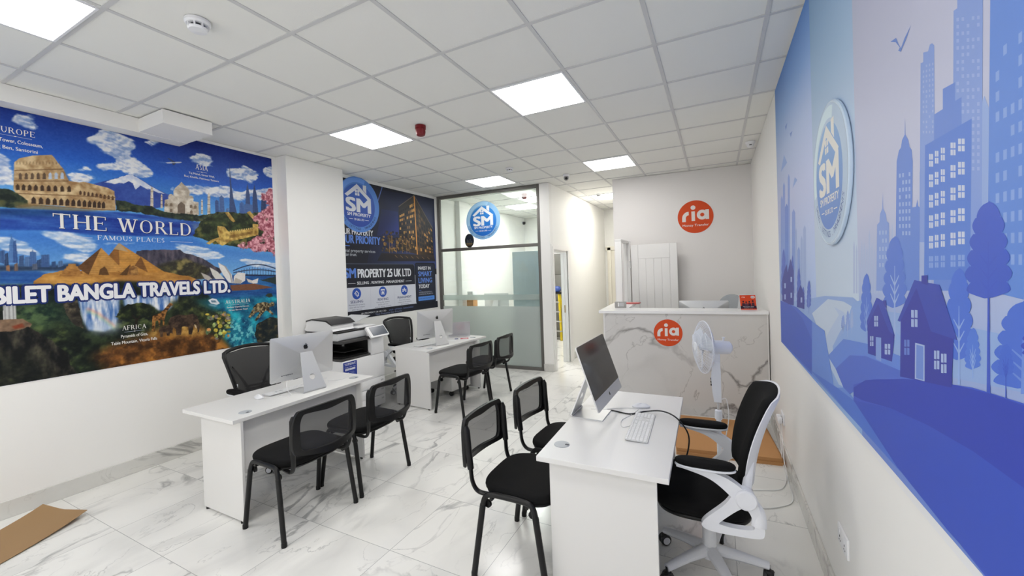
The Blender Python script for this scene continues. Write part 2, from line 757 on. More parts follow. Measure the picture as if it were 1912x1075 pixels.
b = MB().box(-.62, -.5, Y0, YB + .1, 0, H)
struct('wall_left', b, WALL, 'white wall on the left that carries the two big prints')
b = MB().box(-.5, -.33, 2.02, 2.80, 0, H)
struct('wall_pier', b, WALL, 'white pier standing out from the left wall between the two prints')
b = MB().box(XR, 4.5, Y0, YB + .1, 0, H)
struct('wall_right', b, WALL, 'white wall on the right under and beyond the blue print')
b = MB().prism([(2.5, 5.52), (XR, 5.63), (XR, YB), (2.5, YB)], H)
struct('wall_back', b, GREYW, 'pale grey wall behind the counter')
# wall of the corridor with its doorway, and the return by the glass
DY0, DY1, DZ = 5.20, 5.85, 1.915
b = MB()
b.box(1.5, 1.6, 5.10, DY0, 0, H).box(1.5, 1.6, DY1, 8.65, 0, H).box(1.5, 1.6, DY0, DY1, DZ, H)
struct('wall_corridor', b, WARM, 'cream corridor wall with a doorway')
b = MB().prism([(1.445, 5.075), (1.602, 5.085), (1.602, 5.20), (1.445, 5.20)], H)
struct('wall_return', b, WALL, 'narrow white wall end beside the glass partition')
b = MB().box(1.5, 2.5, 8.65, 8.74, 0, H)
struct('wall_corridor_end', b, WARM, 'cream wall closing the corridor')
b = MB().box(-.62, 1.5, YB, YB + .1, 0, H)
struct('wall_office', b, WALL, 'white back wall of the office behind the glass')
b = MB().box(-.5, -.40, 5.58, 5.92, 0, H)
struct('wall_office_pier', b, WALL, 'white pier on the left wall of the office behind the glass')
# shopfront behind the camera
b = MB().box(-.62, 4.5, Y0 - .1, Y0, 2.6, H + .1).box(-.62, -.2, Y0 - .1, Y0, 0, 2.6).box(4.1, 4.5, Y0 - .1, Y0, 0, 2.6).box(-.2, 4.1, Y0 - .1, Y0, 0, .3)
b.m(1).box(1.9, 2.0, Y0 - .08, Y0 - .02, .3, 2.6)
struct('window_1', b, [WALL, FRAME_G], 'shopfront opening behind the viewer')

b = MB().box(-.5, -.36, Y0, 1.085, 2.857, H)
struct('trim_1', b, WALL, 'white boxed beam along the top of the left wall')
b = MB().box(-.36, .045, .73, 1.085, 2.86, H - .008)
struct('trim_2', b, WALL, 'white square boxing hanging from the ceiling by the left wall')


def skirting(name, x0, x1, y0, y1, label):
    struct(name, MB().box(x0, x1, y0, y1, 0, .12, .002, 1), SKIRT, label)


skirting('baseboard_left', -.5, -.488, Y0, 2.02, 'grey marble skirting along the left wall')
skirting('baseboard_pier', -.5, -.318, 2.008, 2.812, 'grey marble skirting round the pier')
skirting('baseboard_poster', -.5, -.488, 2.812, 5.0, 'grey marble skirting under the dark print')
skirting('baseboard_right', 4.358, XR, Y0, 3.8, 'grey marble skirting along the right wall')
skirting('baseboard_return', 1.44, 1.608, 5.066, 5.08, 'grey marble skirting at the foot of the wall end')
skirting('baseboard_corridor', 1.6, 1.612, 6.13, 8.65, 'grey marble skirting along the corridor')
skirting('baseboard_office', -.5, 1.4, YB - .012, YB, 'grey marble skirting at the back of the office')

# corridor doorway: lining and stepped architraves, leaf folded into the office
b = MB()
for y0, y1 in ((DY0 - .012, DY0 + .012), (DY1 - .012, DY1 + .012)):
    b.box(1.495, 1.606, y0, y1, 0, DZ + .012)
b.box(1.495, 1.606, DY0, DY1, DZ - .012, DZ + .012)
b.box(1.53, 1.555, DY1 - .026, DY1 - .012, 0, DZ - .012)
for w, t in ((.085, .014), (.05, .024)):
    b.box(1.598, 1.6 + t, DY0 - .012 - w, DY0 - .012, 0, DZ + .012)
    b.box(1.598, 1.6 + t, DY1 + .012, DY1 + .012 + w * 2.3, 0, DZ + .012)
    b.box(1.598, 1.6 + t, DY0 - .012 - w, DY1 + .012 + w * 2.3, DZ + .0125, DZ + .0125 + w)
d1 = struct('door_1', b, GLOSSW, 'white doorway in the corridor wall, open, with a stepwise architrave')
b = MB().box(1.545, 1.562, DY1 - .028, DY1 - .0255, .86, .99, .001).m(1).box(1.549, 1.558, DY1 - .0262, DY1 - .0248, .90, .95)
b.build('strike_plate', [mat('brass', (150, 128, 84), .35, metal=1), BLACKP], d1)
LEAF = mat('shade tinted white door paint', (218, 230, 235), .4)  # white leaf; bluish shade behind the film is put into its colour
b = MB().box(.86, 1.50, 5.225, 5.265, .01, 1.93, .003)
lf = struct('door_2', b, LEAF, 'white door leaf, tinted with bluish shade, standing open just behind the glass')
b = MB().lathe([(.0, 0), (.022, 0), (.022, .008), (.0, .008)], frame((.905, 5.224, .965), (1, 0, 0), (0, 0, 1)))
b.build('lock', mat('brushed steel', (190, 190, 190), .3, metal=1), lf)

# door at the corridor end
b = MB().box(1.66, 1.74, 8.60, 8.65, 0, 2.10, .004).box(2.40, 2.48, 8.60, 8.65, 0, 2.10, .004).box(1.62, 2.5, 8.60, 8.65, 2.03, 2.12, .004)
d3 = struct('door_3', b, mat('cream gloss paint', (240, 236, 224), .35), 'closed cream door at the far end of the corridor')
b = MB().box(1.742, 2.398, 8.63, 8.648, .01, 2.028, .002)
b.build('door_leaf', mat('cream gloss paint'), d3)

# gate frame and folded leaf beside the counter
GX, GY0, GY1, GZ = 2.745, 4.86, 5.40, 1.97
b = MB()
b.box(GX - .085, GX, GY0 - .03, GY0, 0, GZ, .002).box(GX - .085, GX, GY1, GY1 + .03, 0, GZ, .002)
b.box(GX - .085, GX, GY0 - .03, GY1 + .03, GZ, GZ + .03, .002)
b.box(GX - .05, GX - .035, GY1 - .012, GY1, 0, GZ)
b.box(GX - .001, GX + .012, GY1 + .002, GY1 + .05, 0, GZ + .03, .002)
d4 = struct('door_4', b, GLOSSW, 'white freestanding door frame at the left end of the counter')
b = MB()
T = frame((GX + .03, GY1 + .045, .01), (1, .045, 0), (0, -.045, 1))
lw, lh = .64, 1.93
b.box(0, lw, 0, lh, -.036, -.004, .002, 1, T)
x0, x1, yt, yb = .10, lw - .10, lh - .21, .22
for a0, a1, c0, c1 in ((0, x0, 0, lh), (x1, lw, 0, lh), (x0, x1, yt, lh), (x0, x1, 0, yb)):
    b.box(a0 + .0005, a1 - .0005, c0, c1, -.0045, .004, .003, 1, T)
for k in range(4):
    q = (x1 - x0) / 4
    b.box(x0 + k * q + .004, x0 + (k + 1) * q - .004, yb, yt, -.0045, .0005, .002, 1, T)
lf4 = b.build('door_leaf', GLOSSW, d4)
b = MB()
b.box(GX - .001, GX + .02, GY1 - .006, GY1 + .02, 1.60, 1.70)
b.cyl((GX + .018, GY1 + .012, 1.59), (GX + .018, GY1 + .012, 1.71), .006, seg=10)
b.build('hinge', mat('brushed steel'), d4)

# ------------------------------------------------------------------ glass partition
PA, PB = Vector((-.495, 5.03)), Vector((1.44, 5.115))
pt = thing('glass_partition', 'grey framed glass partition with a frosted lower half', 'glass partition', (PA.x, PA.y, 0), math.atan2(PB.y - PA.y, PB.x - PA.x))
PW = (PB - PA).length
TZ = 2.02
for nm, q in (('post', (0, .05, 0, H)), ('post', (PW - .05, PW, 0, H)), ('top_rail', (.05, PW - .05, H - .05, H)), ('transom', (.05, PW - .05, TZ - .025, TZ + .025)), ('bottom_rail', (.05, PW - .05, 0, .05))):
    MB().box(q[0], q[1], -.03, .03, q[2], q[3], .003).build(nm, FRAME_G, pt)
GLASS = clear_mat('clear glass', (249, 253, 251), refl=1.0)
FROST = clear_mat('frosted film', (244, 250, 247), film=.80, filmcol=(244, 250, 247), gloss_rough=.25, refl=.6)
FROST2 = clear_mat('light frosted film', (232, 240, 238), film=.5, filmcol=(240, 246, 243), refl=0)
MB().box(.05, PW - .05, -.004, .004, TZ + .025, H - .05).build('upper_pane', GLASS, pt)
MB().box(.05, PW - .05, -.004, .004, .05, TZ - .025).build('lower_pane', GLASS, pt)
MB().box(.052, PW - .052, -.0075, -.0062, .052, 1.03).build('frosted_film', FROST, pt)
MB().box(.052, PW - .052, -.0075, -.0062, 1.135, 1.225).build('frosted_band', FROST2, pt)

# ------------------------------------------------------------------ ceiling fittings
lp = None
n = 0
LIGHTS = [(1, -1, 'square light panel at the top left edge of the ceiling'), (1, 3, 'square light panel beside the red sounder'),
          (4, 3, 'largest lit square light panel, in the middle of the ceiling'), (1, 7, 'square light panel nearest the glass partition'),
          (4, 7, 'square light panel in front of the wall with the orange disc'), (4, -1, 'square light panel overhead, out of the frame'),
          (1, -4, 'square light panel near the shopfront on the left'), (4, -4, 'square light panel near the shopfront on the right'),
          (-.03, 11.17, 'square light panel in the office behind glass, the one farther left'), (1.0, 9.98, 'square light panel in the office behind glass, by the red sounder'),
          (3.12, 10.95, 'square light panel in the corridor ceiling')]
for i, j, lab in LIGHTS:
    m = LIGHTW if 3 < i < 3.5 else LIGHTO if j > 8 else LIGHTM
    t = thing('ceiling_light_panel', lab, 'ceiling light', (.6 * i + .3, .6 * j + .3, H), 0, 'square ceiling light panels')
    MB().box(-.278, .278, -.278, .278, -.006, -.002).build('diffuser', m, t)
    b = MB()
    b.prism([rrect(-.289, .289, -.289, .289, .002, 1), rrect(-.277, .277, -.277, .277, .002, 1)[::-1]], .007, Matrix.Translation((0, 0, -.0085)))
    b.build('trim_frame', WHITEP, t)


def detector(x, y, lab, s=1., z=H):
    t = thing('smoke_detector', lab, 'smoke detector', (x, y, z), 0, 'smoke detectors on the ceiling')
    MB().lathe([(.0, 0), (.052 * s, 0), (.052 * s, -.012 * s), (.046 * s, -.02 * s), (0, -.02 * s)], seg=28).build('base', WHITEP, t)
    b = MB().lathe([(0, -.018 * s), (.028 * s, -.018 * s), (.028 * s, -.034 * s), (0, -.034 * s)], seg=20)
    b.m(1)
    for k in range(8):
        a = 2 * PI * k / 8
        b.box(.03 * s, .041 * s, -.003 * s, .003 * s, -.038 * s, -.02 * s, T=Matrix.Rotation(a, 4, 'Z'))
    b.build('sensor_chamber', [mat('dark slot', (70, 72, 78), .6), WHITEP], t)
    MB().lathe([(0, -.034 * s), (.041 * s, -.034 * s), (.036 * s, -.045 * s), (0, -.049 * s)], seg=28).build('cap', WHITEP, t)


detector(1.48, .285, 'large white smoke detector near the top left light panel', 1.15)
detector(1.49, 3.96, 'small white smoke detector between two light panels near the glass')
detector(2.02, 6.55, 'small white smoke detector in the corridor ceiling')
REDP = mat('red plastic', (122, 12, 22), .35)
for x, y, lab in ((1.49, 2.116, 'red alarm sounder on the ceiling beside a light panel'), (.905, 5.70, 'red alarm sounder seen through the upper glass')):
    t = thing('alarm_sounder', lab, 'alarm sounder', (x, y, H), 0, 'red ceiling sounders')
    MB().lathe([(0, 0), (.05, 0), (.05, -.03), (0, -.03)]).build('base', REDP, t)
    MB().lathe([(0, -.028), (.044, -.028), (.046, -.06), (.04, -.085), (.03, -.092), (0, -.093)]).build('sounder_body', REDP, t)
t = thing('dome_camera', 'white dome camera with black lens between the glass and the corridor', 'security camera', (2.008, 4.754, H), 0, 'ceiling cameras')
MB().lathe([(0, 0), (.048, 0), (.046, -.025), (.04, -.03), (0, -.03)]).build('base', WHITEP, t)
MB().lathe([(0, -.085), (.018, -.082), (.031, -.07), (.036, -.05), (.033, -.028), (0, -.026)]).build('ball_housing', mat('grey plastic', (150, 150, 150), .4), t)
T = frame((.012, -.03, -.06), (1, .3, 0), (0, -.45, 1)) @ Matrix.Rotation(0, 4, 'X')
MB().lathe([(0, 0), (.02, 0), (.017, .008), (0, .012)], T, 20).build('lens', BLACKP, t)
t = thing('dome_camera', 'white dome camera in the far corner of the office behind glass', 'security camera', (-.455, 8.62, H - .12), 0, 'ceiling cameras')
MB().box(-.06, -.02, -.03, .03, -.03, .03, .004).build('bracket', WHITEP, t)
MB().lathe([(0, -.05), (.03, -.045), (.04, -.02), (.04, .02), (0, .025)]).build('ball_housing', BLACKP, t)
t = thing('motion_sensor', 'white domed sensor on the ceiling by the right wall', 'motion sensor', (4.29, 4.48, H))
MB().lathe([(0, 0), (.05, 0), (.048, -.02), (.04, -.03), (0, -.03)]).build('base', WHITEP, t)
MB().lathe([(0, -.028), (.036, -.028), (.036, -.045), (.026, -.062), (0, -.068)]).build('sensor_dome', WHITEP, t)
b = MB().box(-.012, .012, -.0385, -.033, -.046, -.036).build('lens', mat('dark slot'), t)

# ------------------------------------------------------------------ desks
DZ_ = .692
GREYP = mat('grey plastic cover', (176, 180, 184), .4)
FELT = mat('black foot', (25, 25, 25), .6)


def desk(label, loc, rz, x0, x1, y0, y1, pn, pf, px0, modx, grom):
    """top x0..x1, y0..y1 (local); end panels at pn and pf from px0; modesty panel at modx"""
    t = thing('desk', label, 'desk', loc, rz, 'white melamine desks')
    MB().box(x0, x1, y0, y1, DZ_ - .025, DZ_, .0015, 1).build('desk_top', MELA, t)
    for y in (pn, pf):
        p = MB().box(px0[0], px0[1], y, y + .018, .014, DZ_ - .025, .001, 1).build('end_panel', MELA, t)
        for x in (px0[0] + .03, px0[1] - .03):
            MB().cyl((x, y + .009, 0), (x, y + .009, .015), .012, seg=12).build('foot', FELT, p)
    MB().box(modx, modx + .018, pn + .018, pf, .30, DZ_ - .025, .001, 1).build('modesty_panel', MELA, t)
    for gx, gy in grom:
        b = MB().lathe([(0, DZ_), (.04, DZ_), (.0385, DZ_ + .003), (.03, DZ_ + .0035), (0, DZ_ + .0035)], Matrix.Translation((gx, gy, 0)))
        b.m(1).box(gx + .018, gx + .036, gy - .008, gy + .008, DZ_ + .002, DZ_ + .0041)
        b.build('cable_grommet', [GREYP, mat('dark slot')], t)
    return t


desk('white desk under the travel print with one computer and a white mouse', (0, 0, 0), 0, .525, 1.135, .565, 1.775, .612, 1.620, (.665, 1.135), 1.06, ((1.03, .705), (1.005, 1.665)))
D2R = math.radians(-4.5)
desk('white desk in front of the dark print with a computer and an open laptop', (.55, 3.50, 0), D2R, -.28, .36, -.60, .63, -.60, .40, (-.16, .395), .30, ((.265, -.44), (.26, .45)))
desk('white desk by the blue print, nearest the viewer', (3.40, 1.47, 0), math.radians(1.2), -.30, .30, -.60, .60, -.55, .53, (-.252, .245), -.12, ((-.225, -.43), (-.22, .45)))

# ------------------------------------------------------------------ visitor chairs
BLKF = mat('black fabric', (13, 13, 14), .85, spec=.2, bump=.25, bscale=900)
BLKM = mat('black painted steel', (14, 14, 15), .35, spec=.35)
NET = net_mat('black netting', (40, 40, 43), .70)


def visitor_chair(label, loc, rz):
    t = thing('visitor_chair', label, 'chair', loc, rz, 'black visitor chairs')
    out = []
    for i in range(40):
        a = 2 * PI * i / 40
        c, s = math.cos(a), math.sin(a)
        x = .235 * (abs(c) ** .55) * (1 if c > 0 else -1)
        y = .215 * (abs(s) ** .55) * (1 if s > 0 else -1)
        x *= 1 + .06 * y / .215
        out.append((x, y + .015))
    st = MB().pad(out, .428, .474, .022, dome=.008).build('seat', BLKF, t)
    MB().pad([(x * .96, y * .96) for x, y in out], .416, .430, .006).build('seat_shell', BLACKP, st)
    for sx in (-1, 1):
        for sy in (-1, 1):
            b = MB().tube([(sx * .262, sy * .205, .012), (sx * .249, sy * .147, .385)], .0145, 12, flat=1.15)
            b.lathe([(0, 0), (.0165, 0), (.0165, .022), (.0145, .03), (0, .03)], Matrix.Translation((sx * .262, sy * .205, 0)), 12)
            b.build('leg', BLKM, t)
        P = spline([(sx * .249, -.148, .38), (sx * .246, -.135, .42), (sx * .243, -.105, .441), (sx * .243, 0, .445), (sx * .243, .105, .441), (sx * .246, .135, .42), (sx * .249, .148, .38)], 5)
        MB().tube(P, .0135, 12, flat=1.1).build('side_rail', BLKM, t)
        P = spline([(sx * .18, -.06, .412), (sx * .19, -.15, .408), (sx * .198, -.205, .418), (sx * .204, -.232, .46), (sx * .208, -.24, .53), (sx * .212, -.252, .70)], 6)
        MB().tube(P, .011, 10, flat=1.25).build('back_post', BLKM, t)
    for y in (-.10, .10):
        MB().tube([(-.246, y, .418), (.246, y, .418)], .010, 8).build('cross_bar', BLKM, t)
    for sx in (-1, 1):
        for sy in (-1, 1):
            MB().cyl((sx * .225, sy * .125, .385), (sx * .238, sy * .127, .385), .02, seg=14).build('fixing_knob', BLACKP, t)

    # backrest: outline straight at the top, bowed backwards and sagging at the lower rail
    top, bot = .795, .508

    def bow(x, z):
        s = min(1, max(0, (top - z) / (top - bot)))
        return -.262 - .012 * (1 - s) - (.018 + .062 * s ** 1.4) * (1 - (x / .232) ** 2)
    pts = spline([(-.17, top, 0), (0, top + .004, 0), (.17, top, 0), (.204, top - .012, 0), (.222, top - .05, 0), (.229, .70, 0), (.231, .62, 0), (.226, .56, 0), (.205, .535, 0), (.12, bot + .012, 0), (0, bot, 0), (-.12, bot + .012, 0), (-.205, .535, 0), (-.226, .56, 0), (-.231, .62, 0), (-.229, .70, 0), (-.222, top - .05, 0), (-.204, top - .012, 0)], 5, True)
    O = [(p.x, p.y) for p in pts]
    cz = .655
    b = MB()
    n = len(O)
    rings = []
    for ins, dy in ((0, -.010), (-.003, 0), (0, .010), (.040, .012), (.044, .0), (.040, -.010)):
        q = []
        for x, z in O:
            d = math.hypot(x, z - cz)
            k = 1 - ins / d
            X_, Z_ = x * k, cz + (z - cz) * k
            q.append((X_, bow(X_, Z_) + dy, Z_))
        rings.append(b.ring(q))
    for i in range(len(rings)):
        b.bridge(rings[i], rings[(i + 1) % len(rings)])
    back = b.build('backrest_frame', BLACKP, t)
    b = MB()
    rows = []
    N = 8
    R = []
    for k in range(N + 1):
        q = []
        for x, z in O:
            d = math.hypot(x, z - cz)
            s_ = (1 - .041 / d) * k / N
            X_, Z_ = x * s_, cz + (z - cz) * s_
            q.append((X_, bow(X_, Z_) + .002, Z_))
        if k == 0:
            R.append([b.bm.verts.new(q[0])])
        else:
            R.append(b.ring(q))
    for i in range(n):
        b.face([R[0][0], R[1][i], R[1][(i + 1) % n]])
    for k in range(1, N):
        b.bridge(R[k], R[k + 1])
    b.build('mesh_panel', NET, back)
    for sx in (-1, 1):
        b = MB()
        b.tube([(sx * .2085, -.240, .535), (sx * .211, -.250, .62), (sx * .213, -.258, .74), (sx * .213, -.262, .765)], [.017, .02, .02, .012], 12)
        b.build('post_sleeve', BLACKP, back)
    return t


R90 = PI / 2
vc = visitor_chair('black mesh back chair at the left desk, the one nearer the viewer', (1.395, .847, 0), 1.535)
dup(vc, (1.385, 1.424, 0), 1.597, 'black mesh back chair at the left desk, the one by the printer end')
dup(vc, (1.225, 3.078, 0), 1.483, 'black mesh back chair at the middle desk, the one farther from the glass')
dup(vc, (1.222, 3.65, 0), 1.58, 'black mesh back chair at the middle desk, the one nearest the glass partition')
dup(vc, (2.947, 1.115, 0), -1.56, 'black mesh back chair nearest the viewer, facing right at the near desk')
dup(vc, (2.978, 1.69, 0), -1.62, 'second black mesh back chair at the near desk, behind the closest one')

# ------------------------------------------------------------------ office chairs
WPL = mat('white chair plastic', (228, 230, 236), .4)
CASTOR = mat('castor rubber', (30, 30, 30), .5)
CHROME = mat('chrome', (205, 205, 208), .15, metal=1)


def office_chair(label, loc, rz, mesh_back):
    t = thing('office_chair', label, 'office chair', loc, rz, 'office chairs with white arms')
    b = MB()
    for k in range(5):
        a = 2 * PI * k / 5 - .215
        ca, sa = math.cos(a), math.sin(a)
        P = [(ca * .03, sa * .03, .115), (ca * .14, sa * .14, .104), (ca * .265, sa * .265, .080)]
        b.tube(P, [.030, .024, .018], 10, flat=1.1)
    b.lathe([(0, .085), (.05, .085), (.046, .135), (.034, .14), (0, .14)])
    base = b.build('star_base', WPL, t)
    for k in range(5):
        a = 2 * PI * k / 5 - .215
        T = Matrix.Translation((math.cos(a) * .265, math.sin(a) * .265, 0)) @ Matrix.Rotation(a + 1.1 * k, 4, 'Z')
        b = MB()
        for s in (-1, 1):
            Tw = T @ frame((.0, s * .012, .03), (1, 0, 0), (0, 0, 1))
            b.m(0).lathe([(0, -.011), (.024, -.011), (.03, -.006), (.03, .006), (.024, .011), (0, .011)], Tw, 20)
            b.m(1).lathe([(.012, -.0122), (.02, -.0122), (.02, .0122), (.012, .0122)], Tw, 20)
        b.m(0).box(-.014, .02, -.012, .012, .03, .062, .005, T=T)
        b.cyl(T @ Vector((0, 0, .05)), T @ Vector((0, 0, .085)), .007, seg=8)
        b.build('castor', [CASTOR, WPL], base)
    b = MB().lathe([(0, .12), (.034, .12), (.032, .24), (.030, .245), (0, .245)])
    b.m(1).lathe([(0, .24), (.015, .24), (.015, .34), (0, .34)], seg=16)
    b.m(2).lathe([(0, .243), (.033, .243), (.031, .26), (0, .262)], seg=20)
    b.build('gas_column', [WPL, CHROME, BLACKP], t)
    b = MB().box(-.09, .09, -.12, .10, .325, .375, .01)
    b.build('mechanism', BLACKP, t)
    b = MB().tube(spline([(.08, .02, .35), (.2, .05, .35), (.29, .07, .345)], 4), .005, 8).box(.27, .33, .055, .09, .338, .35, .004)
    b.build('lever', BLACKP, t)
    O = []
    for i in range(48):
        a = 2 * PI * i / 48
        c, s = math.cos(a), math.sin(a)
        x = .235 * abs(c) ** .6 * (1 if c > 0 else -1)
        y = .235 * abs(s) ** .6 * (1 if s > 0 else -1)
        O.append((x, y + .03))
    MB().pad(O, .385, .475, .04, dome=.02).build('seat', BLKF, t)
    MB().pad([(x * .93, y * .93) for x, y in O], .368, .39, .01).build('seat_pan', BLACKP, t)
    # side brackets, arms, knobs
    for sx in (-1, 1):
        T = frame((sx * .262 - .0175, 0, 0), (0, 1, 0), (0, 0, 1))
        outer = [(p.x, p.y) for p in spline([(-.115, .585, 0), (-.165, .585, 0), (-.186, .55, 0), (-.212, .45, 0), (-.215, .405, 0), (-.195, .382, 0), (-.10, .374, 0), (-.01, .374, 0), (.03, .388, 0), (.022, .42, 0), (-.065, .51, 0)], 5, True)]
        inner = [(p.x, p.y) for p in spline([(-.128, .50, 0), (-.158, .49, 0), (-.176, .435, 0), (-.168, .416, 0), (-.11, .408, 0), (-.045, .412, 0), (-.05, .43, 0)], 5, True)]
        br = MB().prism([outer, inner[::-1]], .035, T).build('side_bracket', WPL, t)
        Tk = frame((sx * .262 + sx * .024, -.148, .545), (0, 1, 0), (0, 0, sx))
        Tk = Matrix.Translation((sx * .279, -.148, .545)) @ Matrix.Rotation(sx * PI / 2, 4, 'Y')
        MB().lathe([(0, -.002), (.044, -.002), (.044, .01), (.038, .015), (0, .016)], Tk).build('pivot_knob', WPL, br)
        # arm: a plate that widens from the pivot up to the pad
        top = [(-.148, .58), (-.08, .625), (0, .648), (.09, .655), (.135, .658)]
        bot_ = [(-.125, .51), (-.06, .575), (.0, .615), (.08, .638), (.135, .648)]
        P = [(p.x, p.y) for p in spline([(x, y, 0) for x, y in top], 5)] + [(p.x, p.y) for p in spline([(x, y, 0) for x, y in bot_], 5)][::-1]
        arm = MB().prism(P, .04, frame((sx * .262 - .02, 0, 0), (0, 1, 0), (0, 0, 1))).build('arm', WPL, t)
        A = [(sx * .262 + .042 * math.cos(2 * PI * i / 32), .015 + .128 * (abs(math.sin(2 * PI * i / 32)) ** .8) * (1 if math.sin(2 * PI * i / 32) > 0 else -1)) for i in range(32)]
        MB().pad(A, .652, .662, .004).build('arm_plate', WPL, arm)
        MB().pad(A, .66, .688, .014, dome=.004).build('arm_pad', BLKF, arm)
        # strut rising to the back
    # back

    def by(z, x):
        s = max(0., (z - .52) / .52)
        return (-.155 if mesh_back else -.185) - .15 * s ** 1.3 + .05 * (x / .22) ** 2 + .015 * math.sin(PI * s)
    def hw(z):
        s = max(0., (z - .52) / .52)
        if mesh_back:
            return .15 + .11 * max(0, s) ** .8
        return .185 + .035 * math.sin(PI * min(1, s * .9))
    zs = [.52 + (.48 if mesh_back else .47) * i / 16 for i in range(17)]

    def shape(inset, dy):
        g = []
        for i, z in enumerate(zs):
            e = min(i, 16 - i) / 16
            k = 1 - (1 - min(1, e / .14)) ** 2.2 * .22
            w = hw(z) * k - inset
            zz = z + (inset if i == 0 else -inset if i == 16 else 0)
            row = []
            for j in range(15):
                q = -1 + 2 * j / 14
                x = w * q
                row.append((x, by(zz, x) + dy * (1 if abs(q) < .99 and 0 < i < 16 else .3), zz - (.02 * q * q if i == 16 else 0) + (.015 * q * q if i == 0 else 0)))
            g.append(row)
        return g
    for sx in (-1, 1):
        P = spline([(sx * .262, -.195, .43), (sx * .258, -.195, .49), (sx * .232, by(.55, .2) - .012, .55), (sx * .195, by(.62, .19) - .010, .62), (sx * .175, by(.70, .17) - .006, .70)], 5)
        MB().tube(P, [.024 - .014 * i / (len(P) - 1) for i in range(len(P))], 10, flat=1.3).build('back_strut', WPL, t)
    if mesh_back:
        g = shape(.018, 0)
        MB().sheet(g).build('back_net', net_mat('dark back netting', (20, 20, 22), .97), t)
        g = shape(.0, 0)
        loop = [g[0][j] for j in range(15)] + [g[i][14] for i in range(1, 17)] + [g[16][j] for j in range(13, -1, -1)] + [g[i][0] for i in range(15, 0, -1)]
        MB().tube(loop, .016, 10, closed=True, up=(0, 1, 0)).build('back_frame', BLACKP, t)
        b = MB()
        for sx in (-1, 1):
            b.tube(spline([(sx * .05, by(.52, 0) - .02, .52), (sx * .06, by(.62, 0) - .025, .62), (sx * .12, by(.75, .1) - .02, .75), (sx * .19, by(.85, .2) - .012, .85)], 5), .011, 8)
        for z in (.60, .625, .65):
            b.tube([(-.1, by(z, .1) - .012, z + .01), (0, by(z, 0) - .018, z), (.1, by(z, .1) - .012, z + .01)], .008, 8)
        b.build('lumbar_support', BLACKP, t)
    else:
        f, k = shape(0, .038), shape(-.006, -.022)
        b = MB()
        V = [[b.bm.verts.new(p) for p in row] for row in f]
        Wk = [[b.bm.verts.new(p) for p in row] for row in shape(0, -.004)]
        for G, fl in ((V, 0), (Wk, 1)):
            for a, c in zip(G, G[1:]):
                for i in range(14):
                    b.face([a[i], a[i + 1], c[i + 1], c[i]])
        e1 = [V[0][j] for j in range(15)] + [V[i][14] for i in range(1, 17)] + [V[16][j] for j in range(13, -1, -1)] + [V[i][0] for i in range(15, 0, -1)]
        e2 = [Wk[0][j] for j in range(15)] + [Wk[i][14] for i in range(1, 17)] + [Wk[16][j] for j in range(13, -1, -1)] + [Wk[i][0] for i in range(15, 0, -1)]
        b.bridge(e1, e2)
        b.build('back_cushion', BLKF, t, 60)
        b = MB()
        V = [[b.bm.verts.new(p) for p in row] for row in shape(-.004, -.006)]
        Wk = [[b.bm.verts.new(p) for p in row] for row in k]
        for G in (V, Wk):
            for a, c in zip(G, G[1:]):
                for i in range(14):
                    b.face([a[i], a[i + 1], c[i + 1], c[i]])
        e1 = [V[0][j] for j in range(15)] + [V[i][14] for i in range(1, 17)] + [V[16][j] for j in range(13, -1, -1)] + [V[i][0] for i in range(15, 0, -1)]
        e2 = [Wk[0][j] for j in range(15)] + [Wk[i][14] for i in range(1, 17)] + [Wk[16][j] for j in range(13, -1, -1)] + [Wk[i][0] for i in range(15, 0, -1)]
        b.bridge(e1, e2)
        b.build('back_shell', WPL, t, 60)
    return t


office_chair('black padded office chair with white arms and white back shell', (3.845, 1.395, 0), R90 + .04, False)
o1 = office_chair('black mesh office chair behind the left desk under the travel print', (.375, 1.275, 0), -R90 - .05, True)
dup(o1, (.09, 3.46, 0), -R90 - .1, 'black mesh office chair behind the middle desk, beside the printer')

# ------------------------------------------------------------------ drawer pedestal under the middle desk
t = thing('drawer_pedestal', 'low white drawer unit on castors under the middle desk', 'drawer unit', (.635, 3.62, 0), D2R)
MB().box(-.21, .21, -.2, .2, .07, .55, .002, 1).build('body', MELA, t)
for z0, z1 in ((.08, .22), (.23, .37), (.38, .54)):
    d = MB().box(-.23, -.211, -.198, .198, z0, z1, .002, 1).build('drawer', MELA, t)
    MB().box(-.242, -.231, -.06, .06, z1 - .05, z1 - .04, .003).build('handle', CHROME, d)
for sx in (-1, 1):
    for sy in (-1, 1):
        b = MB()
        T = frame((sx * .17, sy * .16, .03), (1, 0, 0), (0, 0, 1))
        b.lathe([(0, -.02), (.026, -.02), (.03, -.012), (.03, .012), (.026, .02), (0, .02)], T, 20)
        b.cyl((sx * .17, sy * .16, .05), (sx * .17, sy * .16, .07), .012, seg=10)
        b.build('castor', CASTOR, t)

# ------------------------------------------------------------------ computers
ALU = mat('brushed aluminium', (214, 215, 216), .38, metal=.55)
SCREEN = mat('dark glass screen', (26, 23, 26), .12, spec=.5)
LOGOB = mat('black logo', (16, 16, 17), .25)
CABLEW = mat('white cable', (232, 232, 232), .4)
CABLEB = mat('black cable', (24, 24, 25), .4)


